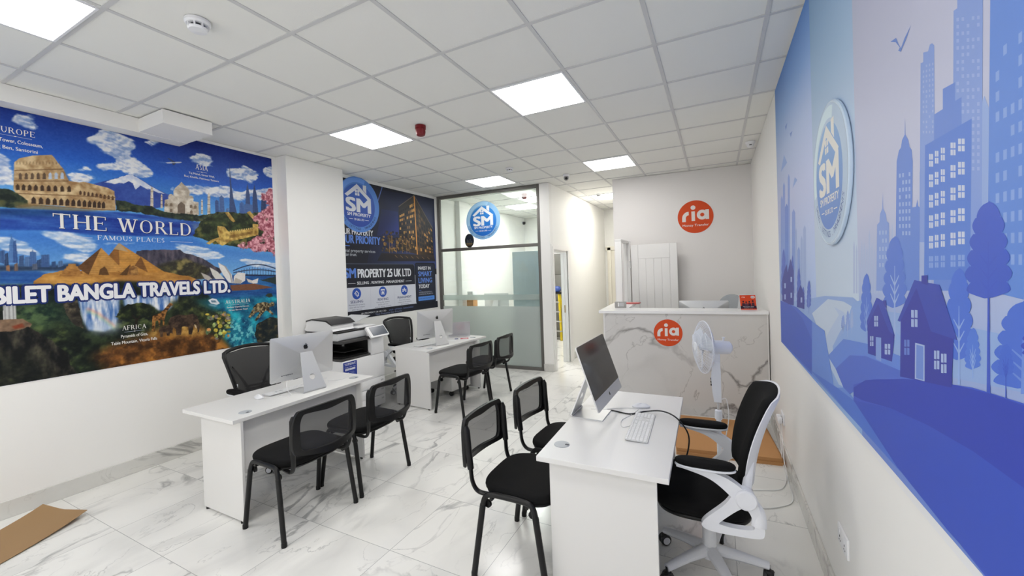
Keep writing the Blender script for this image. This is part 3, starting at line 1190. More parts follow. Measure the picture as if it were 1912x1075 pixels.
def apple(s):
    """fruit outline with a bite, and its leaf"""
    L = [(0, .62), (.16, .68), (.36, .66), (.52, .56), (.44, .44), (.41, .30), (.45, .14), (.58, .03), (.50, -.18), (.38, -.36), (.26, -.46), (.14, -.45), (0, -.40),
         (-.14, -.45), (-.27, -.46), (-.42, -.33), (-.54, -.08), (-.57, .18), (-.52, .42), (-.38, .60), (-.2, .68)]
    body = [(p.x * s, p.y * s) for p in spline([(x, y, 0) for x, y in L], 4, True)]
    leaf = [(p.x * s, p.y * s) for p in spline([(0, .72, 0), (.02, .86, 0), (.12, .98, 0), (.24, 1.02, 0), (.22, .88, 0), (.13, .77, 0)], 4, True)]
    return body, leaf


def computer(label, loc, rz, tilt):
    t = thing('desktop_computer', label, 'computer', loc, rz, 'silver all-in-one computers')
    w, hh = .528, .352
    zc = .268
    T = Matrix.Translation((0, 0, zc)) @ Matrix.Rotation(tilt, 4, 'X')
    # local panel frame: X right, Z up, +Y is the screen side
    out = rrect(-w / 2, w / 2, -hh / 2, hh / 2, .012, 5)

    def pt(x, z, y):
        return T @ Vector((x, y, z))
    rings = [[pt(x, z, .008) for x, z in out], [pt(x, z, .001) for x, z in out]]
    for k in range(1, 8):
        q = k / 8
        dep = -.001 - .034 * (1 - (1 - q) ** 2.0)
        rings.append([pt(x * (1 - q), z * (1 - q), dep) for x, z in out])
    rings.append([pt(x * .01, z * .01, -.0355) for x, z in out])
    cs = MB().loft(rings).build('casing', ALU, t, 25)
    b = MB()
    F_ = T @ frame((0, .0085, 0), (-1, 0, 0), (0, 0, 1))
    b.prism(rrect(-w / 2 + .001, w / 2 - .001, -hh / 2 + .062, hh / 2 - .001, .011, 5), .0012, F_)
    b.build('screen', SCREEN, t)
    B_ = T @ frame((0, -.028, .075), (1, 0, 0), (0, .12, 1))
    for nm, sc, FF in (('rear_logo', .030, B_), ('front_logo', .014, T @ frame((0, .0082, -hh / 2 + .030), (-1, 0, 0), (0, 0, 1)))):
        body, leaf = apple(sc)
        b = MB().prism(body, .0012 if nm[0] == 'f' else .0065, FF).prism(leaf, .0012 if nm[0] == 'f' else .0065, FF)
        b.build(nm, LOGOB, cs)
    b = MB()
    for k in range(6):
        b.box(-.19 + k * .016, -.182 + k * .016, -.0215, -.012, -.127, -.122, T=T)
    b.build('port_row', mat('dark slot'), cs)
    # stand: sloping neck with a round hole, bent foot
    nb = Vector((0, -.148, .010))
    nt = Vector((0, -.036, .30))
    d = nt - nb
    ln = d.length
    Fn = frame(nb, (1, 0, 0), d)
    neck = [(-.095, .0), (.095, .0), (.086, .045), (.050, ln), (-.050, ln), (-.086, .045)]
    hole = disc(0, ln * .34, .024, 24)
    b = MB().prism([neck, hole[::-1]], .007, Fn)
    P = spline([(0, -.146, .012), (0, -.150, .006), (0, -.143, .003), (0, -.12, .003), (0, .035, .003)], 4)
    b.loft([[(sx * .095, p.y, p.z - .003 if p.z < .004 else p.z + .002) if up_ == 0 else (sx * .095, p.y + (0 if p.z < .004 else .007), p.z + .003) for sx, up_ in ((-1, 0), (1, 0), (1, 1), (-1, 1))] for p in P])
    b.build('stand', ALU, t)
    return t


c1 = computer('silver computer on the left desk seen from behind, black emblem on its back', (.885, 1.265, DZ_), math.radians(84), math.radians(4))
dup(c1, (.665, 3.325, DZ_), math.radians(69), 'silver computer seen from behind on the middle desk beside the laptop')
c3 = computer('silver computer on the near desk with its black screen towards the right', (3.262, 1.525, DZ_), math.radians(-91), math.radians(19))
c3.scale = (1.05, 1.05, 1.05)
dup(c1, (3.765, 4.40, .735), .03, 'computer behind the counter, only its top edge showing')
dup(c1, (-.07, 6.32, .735), .12, 'distant computer in the office behind the glass')

KEYM = mat('white keys', (240, 240, 240), .45)


def keyboard(label, loc, rz):
    t = thing('keyboard', label, 'keyboard', loc, rz, 'slim white keyboards')
    T = Matrix.Rotation(math.radians(2.5), 4, 'X')
    MB().prism(rrect(-.215, .215, -.057, .057, .008, 4), .005, T @ Matrix.Translation((0, 0, .003))).build('base_plate', ALU, t)
    b = MB()
    rows = [(.049, .009, [1] * 19), (.033, .014, [1] * 13 + [1.6] + [.3] + [1] * 3 + [.3]), (.014, .014, [1.5] + [1] * 12 + [1.1]), (-.005, .014, [1.8] + [1] * 11 + [1.9]), (-.024, .014, [2.3] + [1] * 10 + [2.3]), (-.043, .014, [1.3, 1.1, 1.3, 5.6, 1.3, 1.1, 1.3, 1.2])]
    for ri, (y, h, ks) in enumerate(rows):
        W_ = sum(ks)
        x = -.211
        span = .286 if ri else .422
        for k in ks:
            dx = span * k / W_
            if k > .5:
                b.box(x + .001, x + dx - .0015, y - h / 2, y + h / 2, .0078, .0105, T=T)
            x += dx
    for y in (.033, .014):
        for k in range(3):
            b.box(.079 + k * .018, .0945 + k * .018, y - .007, y + .007, .0078, .0105, T=T)
    for k, y in ((1, -.024), (0, -.043), (1, -.043), (2, -.043)):
        b.box(.079 + k * .018, .0945 + k * .018, y - .007, y + .007, .0078, .0105, T=T)
    for y in (.033, .014, -.005, -.024, -.043):
        for k in range(4):
            b.box(.138 + k * .0185, .1545 + k * .0185, y - .007, y + .007, .0078, .0105, T=T)
    b.build('key_field', KEYM, t)
    return t


k1 = keyboard('slim white keyboard on the near desk with the loose cables', (3.515, 1.42, DZ_), math.radians(92))
dup(k1, (.80, 1.215, DZ_), math.radians(-94), 'slim white keyboard under the computer on the left desk')
dup(k1, (.60, 3.28, DZ_), math.radians(-108), 'slim white keyboard under the computer on the middle desk')


def mouse(label, loc, rz):
    t = thing('computer_mouse', label, 'mouse', loc, rz, 'white computer mice')
    O = [(.029 * abs(math.cos(a)) ** .7 * (1 if math.cos(a) > 0 else -1), .056 * abs(math.sin(a)) ** .8 * (1 if math.sin(a) > 0 else -1)) for a in [2 * PI * i / 32 for i in range(32)]]
    MB().pad([(x * .96, y * .98) for x, y in O], 0, .006, .002).build('base', ALU, t)
    MB().pad(O, .005, .012, .006, dome=.017).build('shell', WHITEP, t)
    return t


m1 = mouse('white mouse beside the keyboard on the near desk', (3.46, 1.765, DZ_), math.radians(-72))
dup(m1, (.787, .948, DZ_), math.radians(70), 'small white mouse at the near end of the left desk')

# laptop
t = thing('laptop', 'open silver laptop seen from behind on the middle desk', 'laptop', (.60, 3.955, DZ_), math.radians(40))
MB().prism(rrect(-.155, .155, 0, .21, .01, 4), .014, Matrix.Translation((0, 0, .002))).build('base', ALU, t)
MB().box(-.14, .14, .03, .13, .0158, .018, .0005, 1).build('key_field', BLACKP, t)
T = frame((0, .0, .014), (1, 0, 0), (0, -.26, 1))
ld = MB().prism(rrect(-.155, .155, 0, .205, .01, 4), -.006, T).build('lid', mat('silver laptop lid', (186, 186, 190), .28, metal=.6), t)
MB().prism(rrect(-.147, .147, .012, .197, .004, 3), -.0008, T @ Matrix.Translation((0, 0, -.0062))).build('screen', SCREEN, ld)

# cables
def cable(name, label, pts, r, m):
    o = MB().tube(spline(pts, 8), r, 8).build(name, m)
    tag(o, label, 'cable')
    return o


z = DZ_ + .003
cable('power_cable', 'black cable looping from the near computer over the desk edge towards the office chair', [(3.18, 1.60, z), (3.30, 1.63, z), (3.42, 1.60, z + .002), (3.50, 1.68, z + .002), (3.60, 1.66, z + .022), (3.685, 1.60, z + .012), (3.745, 1.58, DZ_ - .06), (3.745, 1.55, .55), (3.72, 1.50, .49)], .0042, CABLEB)
cable('keyboard_cable', 'thin white cable looped between the near computer and its keyboard', [(3.24, 1.62, z), (3.36, 1.70, z), (3.45, 1.72, z), (3.43, 1.60, z), (3.395, 1.48, z), (3.42, 1.38, z), (3.465, 1.44, z), (3.475, 1.58, z), (3.505, 1.628, z + .002)], .0018, CABLEW)
cable('power_cable', 'white cable trailing from the left computer across its desk to the far end', [(.80, 1.34, z), (.72, 1.45, z), (.78, 1.56, z), (.88, 1.50, z), (.95, 1.58, z), (.90, 1.72, z), (.82, 1.768, z)], .002, CABLEW)
cable('keyboard_cable', 'white cable hanging from the back of the left computer to its keyboard', [(.905, 1.10, .80), (.93, 1.08, .74), (.96, 1.09, z), (.98, 1.05, z), (.90, 1.03, z), (.86, 1.07, z)], .002, CABLEW)
cable('power_cable', 'white cable looping behind the middle computer', [(.72, 3.14, .79), (.76, 3.10, .72), (.80, 3.12, z), (.84, 3.05, z), (.74, 3.02, z), (.60, 3.06, z), (.48, 3.02, z), (.42, 3.10, z)], .002, CABLEW)

PAPERM = mat('white paper', (240, 240, 240), .7)
t = thing('printed_leaflet', 'red and white leaflet lying in front of the laptop', 'leaflet', (.745, 3.80, DZ_), math.radians(38))
MB().box(-.11, .11, -.055, .055, 0, .0012).build('sheet', PAPERM, t)
PR = Print(Matrix.Translation((0, 0, .0012)))
PR.rect(-.02, .09, -.045, .04, (206, 40, 60)).rect(-.1, -.05, -.03, .04, (70, 80, 120)).rect(.01, .07, -.02, .005, (245, 225, 230))
PR.build('print', t, vcol_mat('printed paper', .6))
tag(MB().box(-.1, .1, -.07, .07, 0, .0012, T=Matrix.Translation((.66, 3.62, DZ_)) @ Matrix.Rotation(.4, 4, 'Z')).build('paper_sheet', PAPERM), 'plain white paper sheet beside the middle computer', 'paper')

# ------------------------------------------------------------------ office printer
PW_ = mat('printer white plastic', (236, 236, 236), .4)
PG = mat('printer light grey plastic', (208, 209, 211), .4)
PD = mat('printer dark plastic', (58, 57, 57), .45)
PK = mat('printer black plastic', (24, 23, 23), .4)
t = thing('office_printer', 'big white office copier with a tilted touch screen beside the pier', 'printer', (.012, 2.50, 0))
fx, bx, ly, ry = .24, -.30, -.31, .31
MB().box(bx, fx, ly, ry, .04, .665, .006).build('body', PW_, t)
for sx in (bx + .06, fx - .06):
    for sy in (ly + .05, ry - .05):
        MB().lathe([(0, -.014), (.02, -.014), (.024, -.008), (.024, .008), (.02, .014), (0, .014)], frame((sx, sy, .024), (1, 0, 0), (0, 0, 1)), 16).build('castor', PK, t)
for k, (z0, z1) in enumerate(((.06, .16), (.17, .27), (.28, .38))):
    d = MB().box(fx, fx + .012, ly + .006, ry - .006, z0, z1, .004).build('paper_drawer', PW_, t)
    MB().box(fx + .0115, fx + .0145, ly + .08, ly + .24, z1 - .05, z1 - .02, .001, 1).build('handle', PG, d)
    MB().box(fx + .0115, fx + .0132, ry - .07, ry - .03, z1 - .05, z1 - .03).build('size_label', mat('pale grey label', (190, 190, 190), .5), d)
MB().box(fx, fx + .010, ly + .004, ry - .004, .39, .66, .004).build('front_cover', PW_, t)
# output bay: dark walls round an empty space
MB().box(bx, fx - .01, ly, ry - .20, .665, .69, .003).build('output_tray', PD, t)
MB().box(bx, bx + .05, ly, ry - .20, .69, .89).build('bay_back', PK, t)
b = MB()
b.sheet([[(bx + .05, ly + .03, .70), (fx - .03, ly + .03, .705)], [(bx + .05, ry - .21, .70), (fx - .03, ry - .21, .705)]], .004)
b.box(bx + .1, fx - .08, ly + .1, ly + .38, .745, .752, .002)
b.box(bx + .1, fx - .05, ry - .206, ry - .20, .69, .89)
b.build('bay_lining', PK, t)
MB().box(bx, fx + .01, ry - .20, ry, .667, .855, .008).build('side_tower', PW_, t)
MB().box(bx, fx + .006, ly, ry + .004, .856, .892, .01).build('bay_roof', PD, t)
MB().box(bx - .01, fx - .03, ly - .03, ry - .03, .893, .985, .016, 3).build('scanner', PG, t)
MB().box(bx - .012, fx - .028, ly - .032, ry - .028, .975, .989, .003).build('scanner_seam', PK, t)
# document feeder with its dark lid and paper slope
T = frame((bx - .005, ly - .02, .99), (1, 0, 0), (0, 0, 1))
prof = [(0, 0), (.40, 0), (.42, .03), (.41, .07), (.34, .115), (.12, .13), (.02, .11), (0, .06)]
MB().prism([(p.x, p.y) for p in spline([(x, y, 0) for x, y in prof], 3, True)], -.30, T).build('document_feeder', PW_, t)
prof = [(.0, .105), (.10, .126), (.33, .113), (.41, .075), (.43, .08), (.35, .128), (.11, .142), (.004, .122)]
MB().prism([(x, y) for x, y in prof], -.33, T @ Matrix.Translation((0, 0, .005))).build('feeder_lid', PD, t)
MB().box(bx, fx - .06, ly + .285, ry - .05, .992, 1.01, .006).build('feeder_tray', PW_, t)
b = MB().sheet([[(bx + .05, ly + .29, 1.045), (fx - .16, ly + .29, 1.045)], [(bx + .05, ry - .04, 1.12), (fx - .16, ry - .04, 1.12)]], .006)
b.build('feeder_slope', PG, t)
# control panel on a tilted arm
T = frame((fx + .055, .17, .945), (0, 1, 0), (-.62, 0, .78))
MB().prism(rrect(-.145, .145, -.075, .075, .012, 4), .022, T @ Matrix.Translation((0, 0, -.022))).build('control_panel', PW_, t)
MB().prism(rrect(-.105, .135, -.058, .064, .006, 3), .0015, T).build('touch_screen', mat('grey blue display', (78, 86, 98), .2), t)
MB().box(fx - .06, fx + .05, .08, .26, .885, .93, .008).build('panel_arm', PG, t)
# service sticker
T = frame((fx + .0103, ly + .075, .44), (0, 1, 0), (0, 0, 1))
PR = Print(T)
PR.rect(-.075, .115, .02, .215, (44, 66, 158))
PR.text('TOPSERVE', .02, .178, .026, (240, 242, 250), .155, bold=.02)
PR.text('Copier . Print . Scan', .02, .152, .013, (220, 226, 246), .15)
PR.rect(-.05, .09, .122, .143, (236, 239, 248))
PR.text('SALES', -.01, .126, .011, (44, 66, 158), .05)
for k, ww in enumerate((.10, .13, .09)):
    PR.rect(.02 - ww / 2, .02 + ww / 2, .098 - k * .014, .101 - k * .014, (170, 182, 226))
PR.rect(-.065, .105, .055, .058, (220, 226, 246))
PR.text('0208 908 3185', .02, .03, .019, (240, 242, 250), .165, bold=.02)
PR.build('service_sticker', t, vcol_mat('printed paper', .6))

# ------------------------------------------------------------------ counter
CM = marble('marble counter front', (214, 212, 209), (134, 130, 128), None, rough=.2, scale=.8, dens=.014, soft=.14, dist=.35, stretch=.8)
ct = thing('reception_counter', 'white topped reception counter with a grey veined marble front', 'counter', (2.74, 3.75, 0), math.atan2(.10, 1.605))
MB().box(.012, 1.612, 0, .03, 0, 1.083).build('front_panel', CM, ct)
MB().box(-.004, .012, 0, 1.25, 0, 1.083, .001, 1).build('side_panel', MELA, ct)
MB().box(1.612, 1.626, .0, .35, 0, 1.083, .001, 1).build('end_panel', MELA, ct)
L_ = [(-.05, -.02), (1.627, -.02), (1.615, .33), (.24, .33), (.24, 1.27), (-.05, 1.27)]
MB().prism(L_, .03, Matrix.Translation((0, 0, 1.083))).build('countertop', mat('white counter laminate', (244, 244, 244), .22), ct)
MB().box(.30, 1.598, .35, .98, .705, .735, .001, 1).build('worktop', MELA, ct)
MB().box(.30, .318, .35, .96, 0, .705).build('worktop_support', MELA, ct)

# things on the counter
t = thing('leaflet_holder', 'orange leaflet on a white tent stand at the right end of the counter', 'leaflet stand', (4.195, 4.05, 1.1135), .22)
hl = .155
T = frame((0, -.045, .001), (1, 0, 0), (0, .045, hl))
MB().box(-.075, .075, 0, hl, -.0015, .0005, T=T).build('front_board', PAPERM, t)
MB().prism([(-.045, 0), (.075, 0), (0, hl)], .002, frame((.075, 0, .0), (0, 1, 0), (0, 0, 1))).build('side_board', PAPERM, t)
MB().sheet([[(-.075, .075, .001), (.075, .075, .001)], [(-.075, .002, hl), (.075, .002, hl)]], .002).build('rear_board', PAPERM, t)
PR = Print(T @ Matrix.Translation((0, 0, .0006)))
OR = (232, 78, 38)
PR.rect(-.075, .075, 0, hl, OR)
PR.text('ria', -.055, hl - .026, .013, (250, 235, 228), .03, 'l', bold=.04)
PR.poly(rrect(.03, .068, hl - .036, hl - .008, .012, 5), (244, 244, 246))
PR.rect(.038, .046, hl - .028, hl - .016, (80, 90, 130)).rect(.05, .06, hl - .027, hl - .018, (226, 130, 110))
PR.rect(-.075, .075, .010, .040, (52, 26, 52))
for k, (x, hh, c) in enumerate(((-.045, .055, (66, 38, 60)), (-.018, .048, (92, 60, 80)), (.012, .052, (54, 32, 56)), (.045, .06, (78, 46, 62)))):
    PR.poly([(x - .015, .04), (x + .015, .04), (x + .012, .04 + hh * .55), (x - .012, .04 + hh * .55)], c)
    PR.poly(disc(x, .04 + hh * .75, .008, 14), (120, 70, 56))
    PR.poly([(x - .009, .04 + hh * .75), (x + .009, .04 + hh * .75), (x + .006, .04 + hh), (x - .006, .04 + hh)], (40, 24, 40))
PR.text('Money for what', -.0, .028, .007, (248, 244, 246), .1, bold=.02)
PR.text('matters most', -.0, .016, .006, (248, 244, 246), .085, bold=.02)
PR.build('printed_front', t, vcol_mat('printed paper', .6))

t = thing('display_box', 'small grey open box standing on the left end of the counter', 'box', (2.865, 4.10, 1.1135), .08)
MB().prism([rrect(-.065, .065, 0, .075, .004, 2), rrect(-.035, .045, .014, .064, .003, 2)[::-1]], .05, frame((0, .025, 0), (1, 0, 0), (0, 0, 1))).build('shell', mat('warm grey plastic', (172, 170, 165), .45), t)
MB().box(-.02, .045, .012, .02, .014, .064).build('inner_card', PAPERM, t)
o = MB().prism(rrect(-.11, .11, -.08, .08, .006, 3), .012, Matrix.Translation((2.88, 4.72, 1.1135))).build('folder', mat('red folder', (190, 90, 88), .5))
tag(o, 'thin red folder lying on the side wing of the counter', 'folder')
CLEAR = clear_mat('clear acrylic', (236, 240, 243), film=.22, filmcol=(226, 232, 238), refl=1.)
t = thing('acrylic_screen', 'clear round topped acrylic screen standing behind the counter', 'screen', (4.07, 4.62, .735), .05)
P = [(-.15, 0), (.15, 0)] + [(.15 * math.cos(a), .355 + .15 * math.sin(a)) for a in [PI * i / 24 for i in range(25)]]
MB().prism(P, .006, frame((0, .003, 0), (1, 0, 0), (0, 0, 1))).build('sheet', CLEAR, t)
for s in (-1, 1):
    MB().box(s * .1 - .015, s * .1 + .015, -.05, .05, 0, .012, .003).build('foot', WHITEP, t)

# ------------------------------------------------------------------ pedestal fan
FW = mat('fan white plastic', (230, 233, 240), .35)
t = thing('pedestal_fan', 'white pedestal fan turned side-on in front of the counter', 'fan', (3.90, 2.42, 0))
MB().lathe([(0, 0), (.17, 0), (.172, .012), (.15, .024), (.05, .045), (.03, .075), (0, .08)]).build('base', FW, t)
b = MB().lathe([(0, .07), (.0165, .07), (.0165, .50), (0, .50)], seg=20)
b.m(1).lathe([(0, .49), (.0095, .49), (.0095, .62), (0, .62)], seg=16)
b.build('pole', [FW, CHROME], t)
MB().lathe([(0, .455), (.024, .455), (.026, .47), (.024, .52), (.014, .525), (0, .525)], seg=20).build('collar', FW, t)
prof = [(.026, .585), (.036, .66), (.042, .76), (.036, .84), (.018, .875), (-.018, .875), (-.022, .80), (-.022, .585)]
cb = MB().prism([(-x, y) for x, y in prof], .05, frame((0, .025, 0), (1, 0, 0), (0, 0, 1))).build('control_box', FW, t)
b = MB()
for k in range(3):
    MB().box(-.047, -.038, -.012, .002, .70 + k * .022, .714 + k * .022, .002).build('button', BLACKP, cb)
ax = Vector((-.93, -.36, .04)).normalized()
hp = Vector((-.0, 0, .985))
up = Vector((0, 0, 1))
side = up.cross(ax).normalized()
up2 = ax.cross(side)
TF = Matrix(((side.x, up2.x, ax.x, hp.x), (side.y, up2.y, ax.y, hp.y), (side.z, up2.z, ax.z, hp.z), (0, 0, 0, 1)))
b = MB().lathe([(0, -.105), (.03, -.10), (.046, -.085), (.05, -.04), (.05, .035), (.04, .045), (0, .045)], TF, 28)
mo = b.build('motor_housing', FW, t)
MB().cyl(TF @ Vector((0, .045, -.045)), TF @ Vector((0, .072, -.045)), .006, seg=10).lathe([(0, .068), (.011, .068), (.011, .076), (0, .076)], TF @ Matrix.Translation((0, 0, -.045)) @ Matrix.Rotation(-PI / 2, 4, 'X'), 12).build('swing_knob', FW, mo)
MB().box(-.02, .02, -.016, .016, .86, .945, .006).build('neck', FW, t)
b = MB()
for sgn, zb in ((1, 0), (-1, 0)):
    for k in range(44):
        a = 2 * PI * k / 44
        ca, sa = math.cos(a), math.sin(a)
        zc = .095
        if sgn > 0:
            P = [(r * ca, r * sa, zc + .055 * (1 - (r / .19) ** 2.4)) for r in (.03, .08, .13, .165, .185, .19)]
        else:
            P = [(r * ca, r * sa, zc - .05 * (1 - (r / .19) ** 3)) for r in (.045, .09, .13, .165, .185, .19)]
        b.tube([TF @ Vector(p) for p in P], .0011, 4)
    for r in ((.19, .10, .145) if sgn > 0 else (.145,)):
        zz = .095 + (.055 * (1 - (r / .19) ** 2.4) if sgn > 0 else -.05 * (1 - (r / .19) ** 3))
        b.tube([TF @ Vector((r * math.cos(2 * PI * k / 48), r * math.sin(2 * PI * k / 48), zz)) for k in range(48)], .004 if r == .19 else .0014, 6, closed=True)
b.lathe([(0, .148), (.034, .148), (.03, .155), (0, .156)], TF, 24)
b.build('cage', FW, t)
b = MB().lathe([(0, .06), (.026, .06), (.024, .12), (0, .125)], TF, 20)
for k in range(3):
    R = TF @ Matrix.Rotation(2 * PI * k / 3 + .5, 4, 'Z')
    rows = []
    for r in (.022, .06, .11, .15, .168):
        w = {.022: .018, .06: .045, .11: .062, .15: .055, .168: .03}[r]
        rows.append([R @ Vector((r, w * q, .095 + .018 * q + .006 * (r / .17))) for q in (-1, -.5, 0, .5, 1)])
    b.sheet(rows, .0025)
b.build('blades', mat('fan blade plastic', (222, 228, 238), .3), t)
cable('fan_cable', 'white fan cable running down its pole and over the floor to the wall socket', [(3.925, 2.44, .60), (3.955, 2.46, .59), (3.965, 2.45, .45), (3.93, 2.41, .25), (3.94, 2.36, .1), (4.0, 2.20, .010), (4.12, 2.13, .005), (4.25, 2.20, .005), (4.33, 2.32, .005), (4.34, 2.60, .006), (4.345, 2.85, .06), (4.352, 2.99, .22), (4.348, 3.005, .31)], .0035, CABLEW)
cable('power_cable', 'second white cable dropping from the wall socket and curling back under the chair', [(4.348, 3.055, .31), (4.35, 3.05, .15), (4.34, 2.9, .02), (4.335, 2.65, .005), (4.28, 2.45, .005), (4.16, 2.38, .005), (4.06, 2.34, .005)], .003, CABLEW)


def socket(label, y, zc, plugs):
    t = thing('wall_socket', label, 'socket', (XR, y, zc), 0)
    MB().box(-.010, 0, -.073, .073, -.043, .043, .003).build('face_plate', WHITEP, t)
    for s in (-1, 1):
        MB().box(-.0125, -.0098, s * .036 - .007, s * .036 + .007, .014, .032, .001, 1).build('rocker_switch', WHITEP, t)
        b = MB()
        b.box(-.0112, -.0095, s * .036 - .002, s * .036 + .002, -.006, .002).box(-.0112, -.0095, s * .036 - .011, s * .036 - .006, -.022, -.018).box(-.0112, -.0095, s * .036 + .006, s * .036 + .011, -.022, -.018)
        b.build('pin_slots', mat('dark slot'), t)
    for k in range(plugs):
        y_ = (-.032, .032)[k]
        q = thing('power_plug', ('white plug in the nearer half of the wall socket', 'white plug in the farther half of the wall socket')[k], 'plug', (XR - .0125, y + y_, zc - .012))
        MB().box(-.034, 0, -.024, .024, -.024, .024, .008).build('plug_body', WHITEP, q)
    return t


socket('white double socket with two plugs low on the right wall behind the office chair', 3.03, .325, 2)
socket('white double socket low on the right wall nearest the viewer', 1.235, .395, 0)

# ------------------------------------------------------------------ cardboard
CARD = mat('cardboard', (190, 139, 88), .8, bump=.2, bscale=60)
CARDE = mat('cardboard cut edge', (150, 98, 56), .9)
t = thing('folded_cardboard', 'big flattened cardboard box lying against the foot of the counter', 'cardboard', (3.92, 3.24, 0), math.radians(4.5))
MB().prism([(-.385, -.46), (.405, -.42), (.41, .40), (-.41, .395)], .026, Matrix.Translation((0, 0, .0))).build('lower_layer', CARD, t)
MB().prism([(-.38, -.445), (.385, -.415), (.39, .40), (-.405, .395)], .026, Matrix.Translation((0, 0, .0275))).build('upper_layer', CARD, t)
rows = []
A, B_, Cc, Dd = Vector((-.425, .114)), Vector((.0, .216)), Vector((.40, -.62)), Vector((-.02, -.62))
for i in range(13):
    u = i / 12
    row = []
    for j in range(9):
        v = j / 8
        p = (A * (1 - v) + B_ * v) * (1 - u) + (Dd * (1 - v) + Cc * v) * u
        zz = .003 + .035 * (1 - u) ** 5 * (.4 + 1.1 * abs(v - .45)) + .02 * max(0, u - .45) * v
        row.append((p.x, p.y, zz))
    rows.append(row)
o = MB().sheet(rows, .003).build('cardboard_sheet', mat('brown cardboard', (160, 128, 90), .85, bump=.2, bscale=60))
tag(o, 'curled brown cardboard sheet on the floor at the lower left', 'cardboard')

# ------------------------------------------------------------------ behind the corridor door and the glass
YEL = mat('yellow fibreglass', (214, 186, 20), .45)
t = thing('step_ladder', 'yellow step ladder leaning folded in the room beyond the corridor door', 'ladder', (.57, 7.92, 0), -.25)
for sx in (-1, 1):
    MB().box(-.015, .015, -.03, .03, 0, 1.08, .004, T=Matrix.Translation((sx * .17, 0, 0)) @ Matrix.Rotation(-sx * .085, 4, 'Y') @ Matrix.Rotation(-.08, 4, 'X')).build('front_rail', YEL, t)
    MB().box(-.012, .012, -.02, .02, 0, 1.06, .004, T=Matrix.Translation((sx * .18, .24, 0)) @ Matrix.Rotation(-sx * .09, 4, 'Y') @ Matrix.Rotation(.12, 4, 'X')).build('rear_rail', YEL, t)
for k in range(4):
    z_ = .2 + k * .22
    MB().box(-.17 + .022 * k, .17 - .022 * k, z_ * .08 - .05, z_ * .08 + .03, z_, z_ + .025, .003).build('tread', mat('ladder aluminium', (190, 190, 188), .4, metal=.6), t)
MB().box(-.12, .12, .03, .19, 1.06, 1.10, .006).build('top_cap', BLACKP, t)
t = thing('tall_cupboard', 'tall grey cupboard dimly seen through the corridor doorway', 'cupboard', (.42, 8.50, 0))
GC = mat('grey cupboard laminate', (112, 110, 104), .5)
MB().box(-.50, .50, -.2, .2, 0, 2.0, .002).build('body', GC, t)
for z0, z1 in ((.02, .84), (.85, 1.50), (1.51, 1.98)):
    for s in (-1, 1):
        d = MB().box(s * .25 - .245, s * .25 + .245, -.22, -.201, z0, z1, .002).build('door', GC, t)
        MB().box(s * .03 - .005, s * .03 + .005, -.232, -.22, (z0 + z1) / 2 - .06, (z0 + z1) / 2 + .06, .002).build('handle', CHROME, d)
o = MB().pad(disc(.0, 0, .10, 24, .06), 0, .14, .06, Matrix.Translation((.60, 8.02, 1.101))).build('blue_bag', mat('blue polythene', (58, 82, 150), .4))
tag(o, 'small blue bag resting on top of the yellow ladder', 'bag')
t = thing('office_desk', 'white desk in the office behind the glass', 'desk', (0, 6.15, 0))
MB().prism([(-.48, .35), (-.48, -.18), (-.38, -.18), (-.38, -.55), (.50, -.55), (.50, .35)], .03, Matrix.Translation((0, 0, .705))).build('desk_top', MELA, t)
for y in (-.53, .31):
    MB().box(-.36, .48, y, y + .018, 0, .705).build('end_panel', MELA, t)
MB().box(.40, .418, -.51, .31, .3, .705).build('modesty_panel', MELA, t)
t = thing('cardboard_box', 'brown box on the desk behind the glass, a white carton on it', 'box', (-.27, 5.70, .735))
MB().box(-.06, .08, -.08, .08, 0, .40, .002).build('box_body', CARD, t)
MB().box(-.05, .07, -.07, .07, .401, .52, .002).build('white_carton', PAPERM, t)

# ------------------------------------------------------------------ logos
def round_logo(P, cx, cy, R, ring, face0, face1, white, arc):
    def g(pts):
        return [(cx + x * R, cy + y * R) for x, y in pts]

    def grad(pts):
        return [tuple(face1[i] + (face0[i] - face1[i]) * min(1, max(0, (y + .8) / 1.6)) for i in range(3)) for x, y in pts]
    P.poly(disc(cx, cy, R, 72), ring)
    hi = tuple(min(255, c + 28) for c in ring)
    P.poly(g([(.97 * math.cos(math.radians(a)), .97 * math.sin(math.radians(a))) for a in range(70, 200, 5)] + [(.80 * math.cos(math.radians(a)), .80 * math.sin(math.radians(a))) for a in range(195, 65, -5)]), hi)
    q = disc(0, -.03, .775, 60)
    P.poly(g(q), grad(q))
    # roof, chimney, window
    L = None
    P.poly(g([(-.62, .30), (-.06, .74), (-.06, .56), (-.50, .24)]), white, L)
    P.poly(g([(-.06, .74), (.60, .26), (.52, .16), (-.06, .56)]), white, L)
    P.poly(g([(.22, .56), (.22, .74), (.38, .74), (.38, .44)]), white, L)
    for x in (-.155, -.045):
        for y in (.32, .43):
            P.poly(g([(x, y), (x + .09, y), (x + .09, y + .09), (x, y + .09)]), white, L)
    P.text('SM', cx, cy - .26 * R, .50 * R, white, 1.10 * R, bold=.055)
    P.text('SM PROPERTY', cx + .01 * R, cy - .42 * R, .115 * R, white, 1.08 * R, bold=.03)
    P.text('25 UK LTD', cx, cy - .575 * R, .075 * R, white, .46 * R, bold=.03)
    P.rect(cx - .46 * R, cx - .28 * R, cy - .545 * R, cy - .53 * R, white)
    P.rect(cx + .28 * R, cx + .46 * R, cy - .545 * R, cy - .53 * R, white)
    P.arc_text('SALES . LETTINGS . MANAGEMENTS', cx, cy, .872 * R, .095 * R, 205, 335, arc, bold=.02)


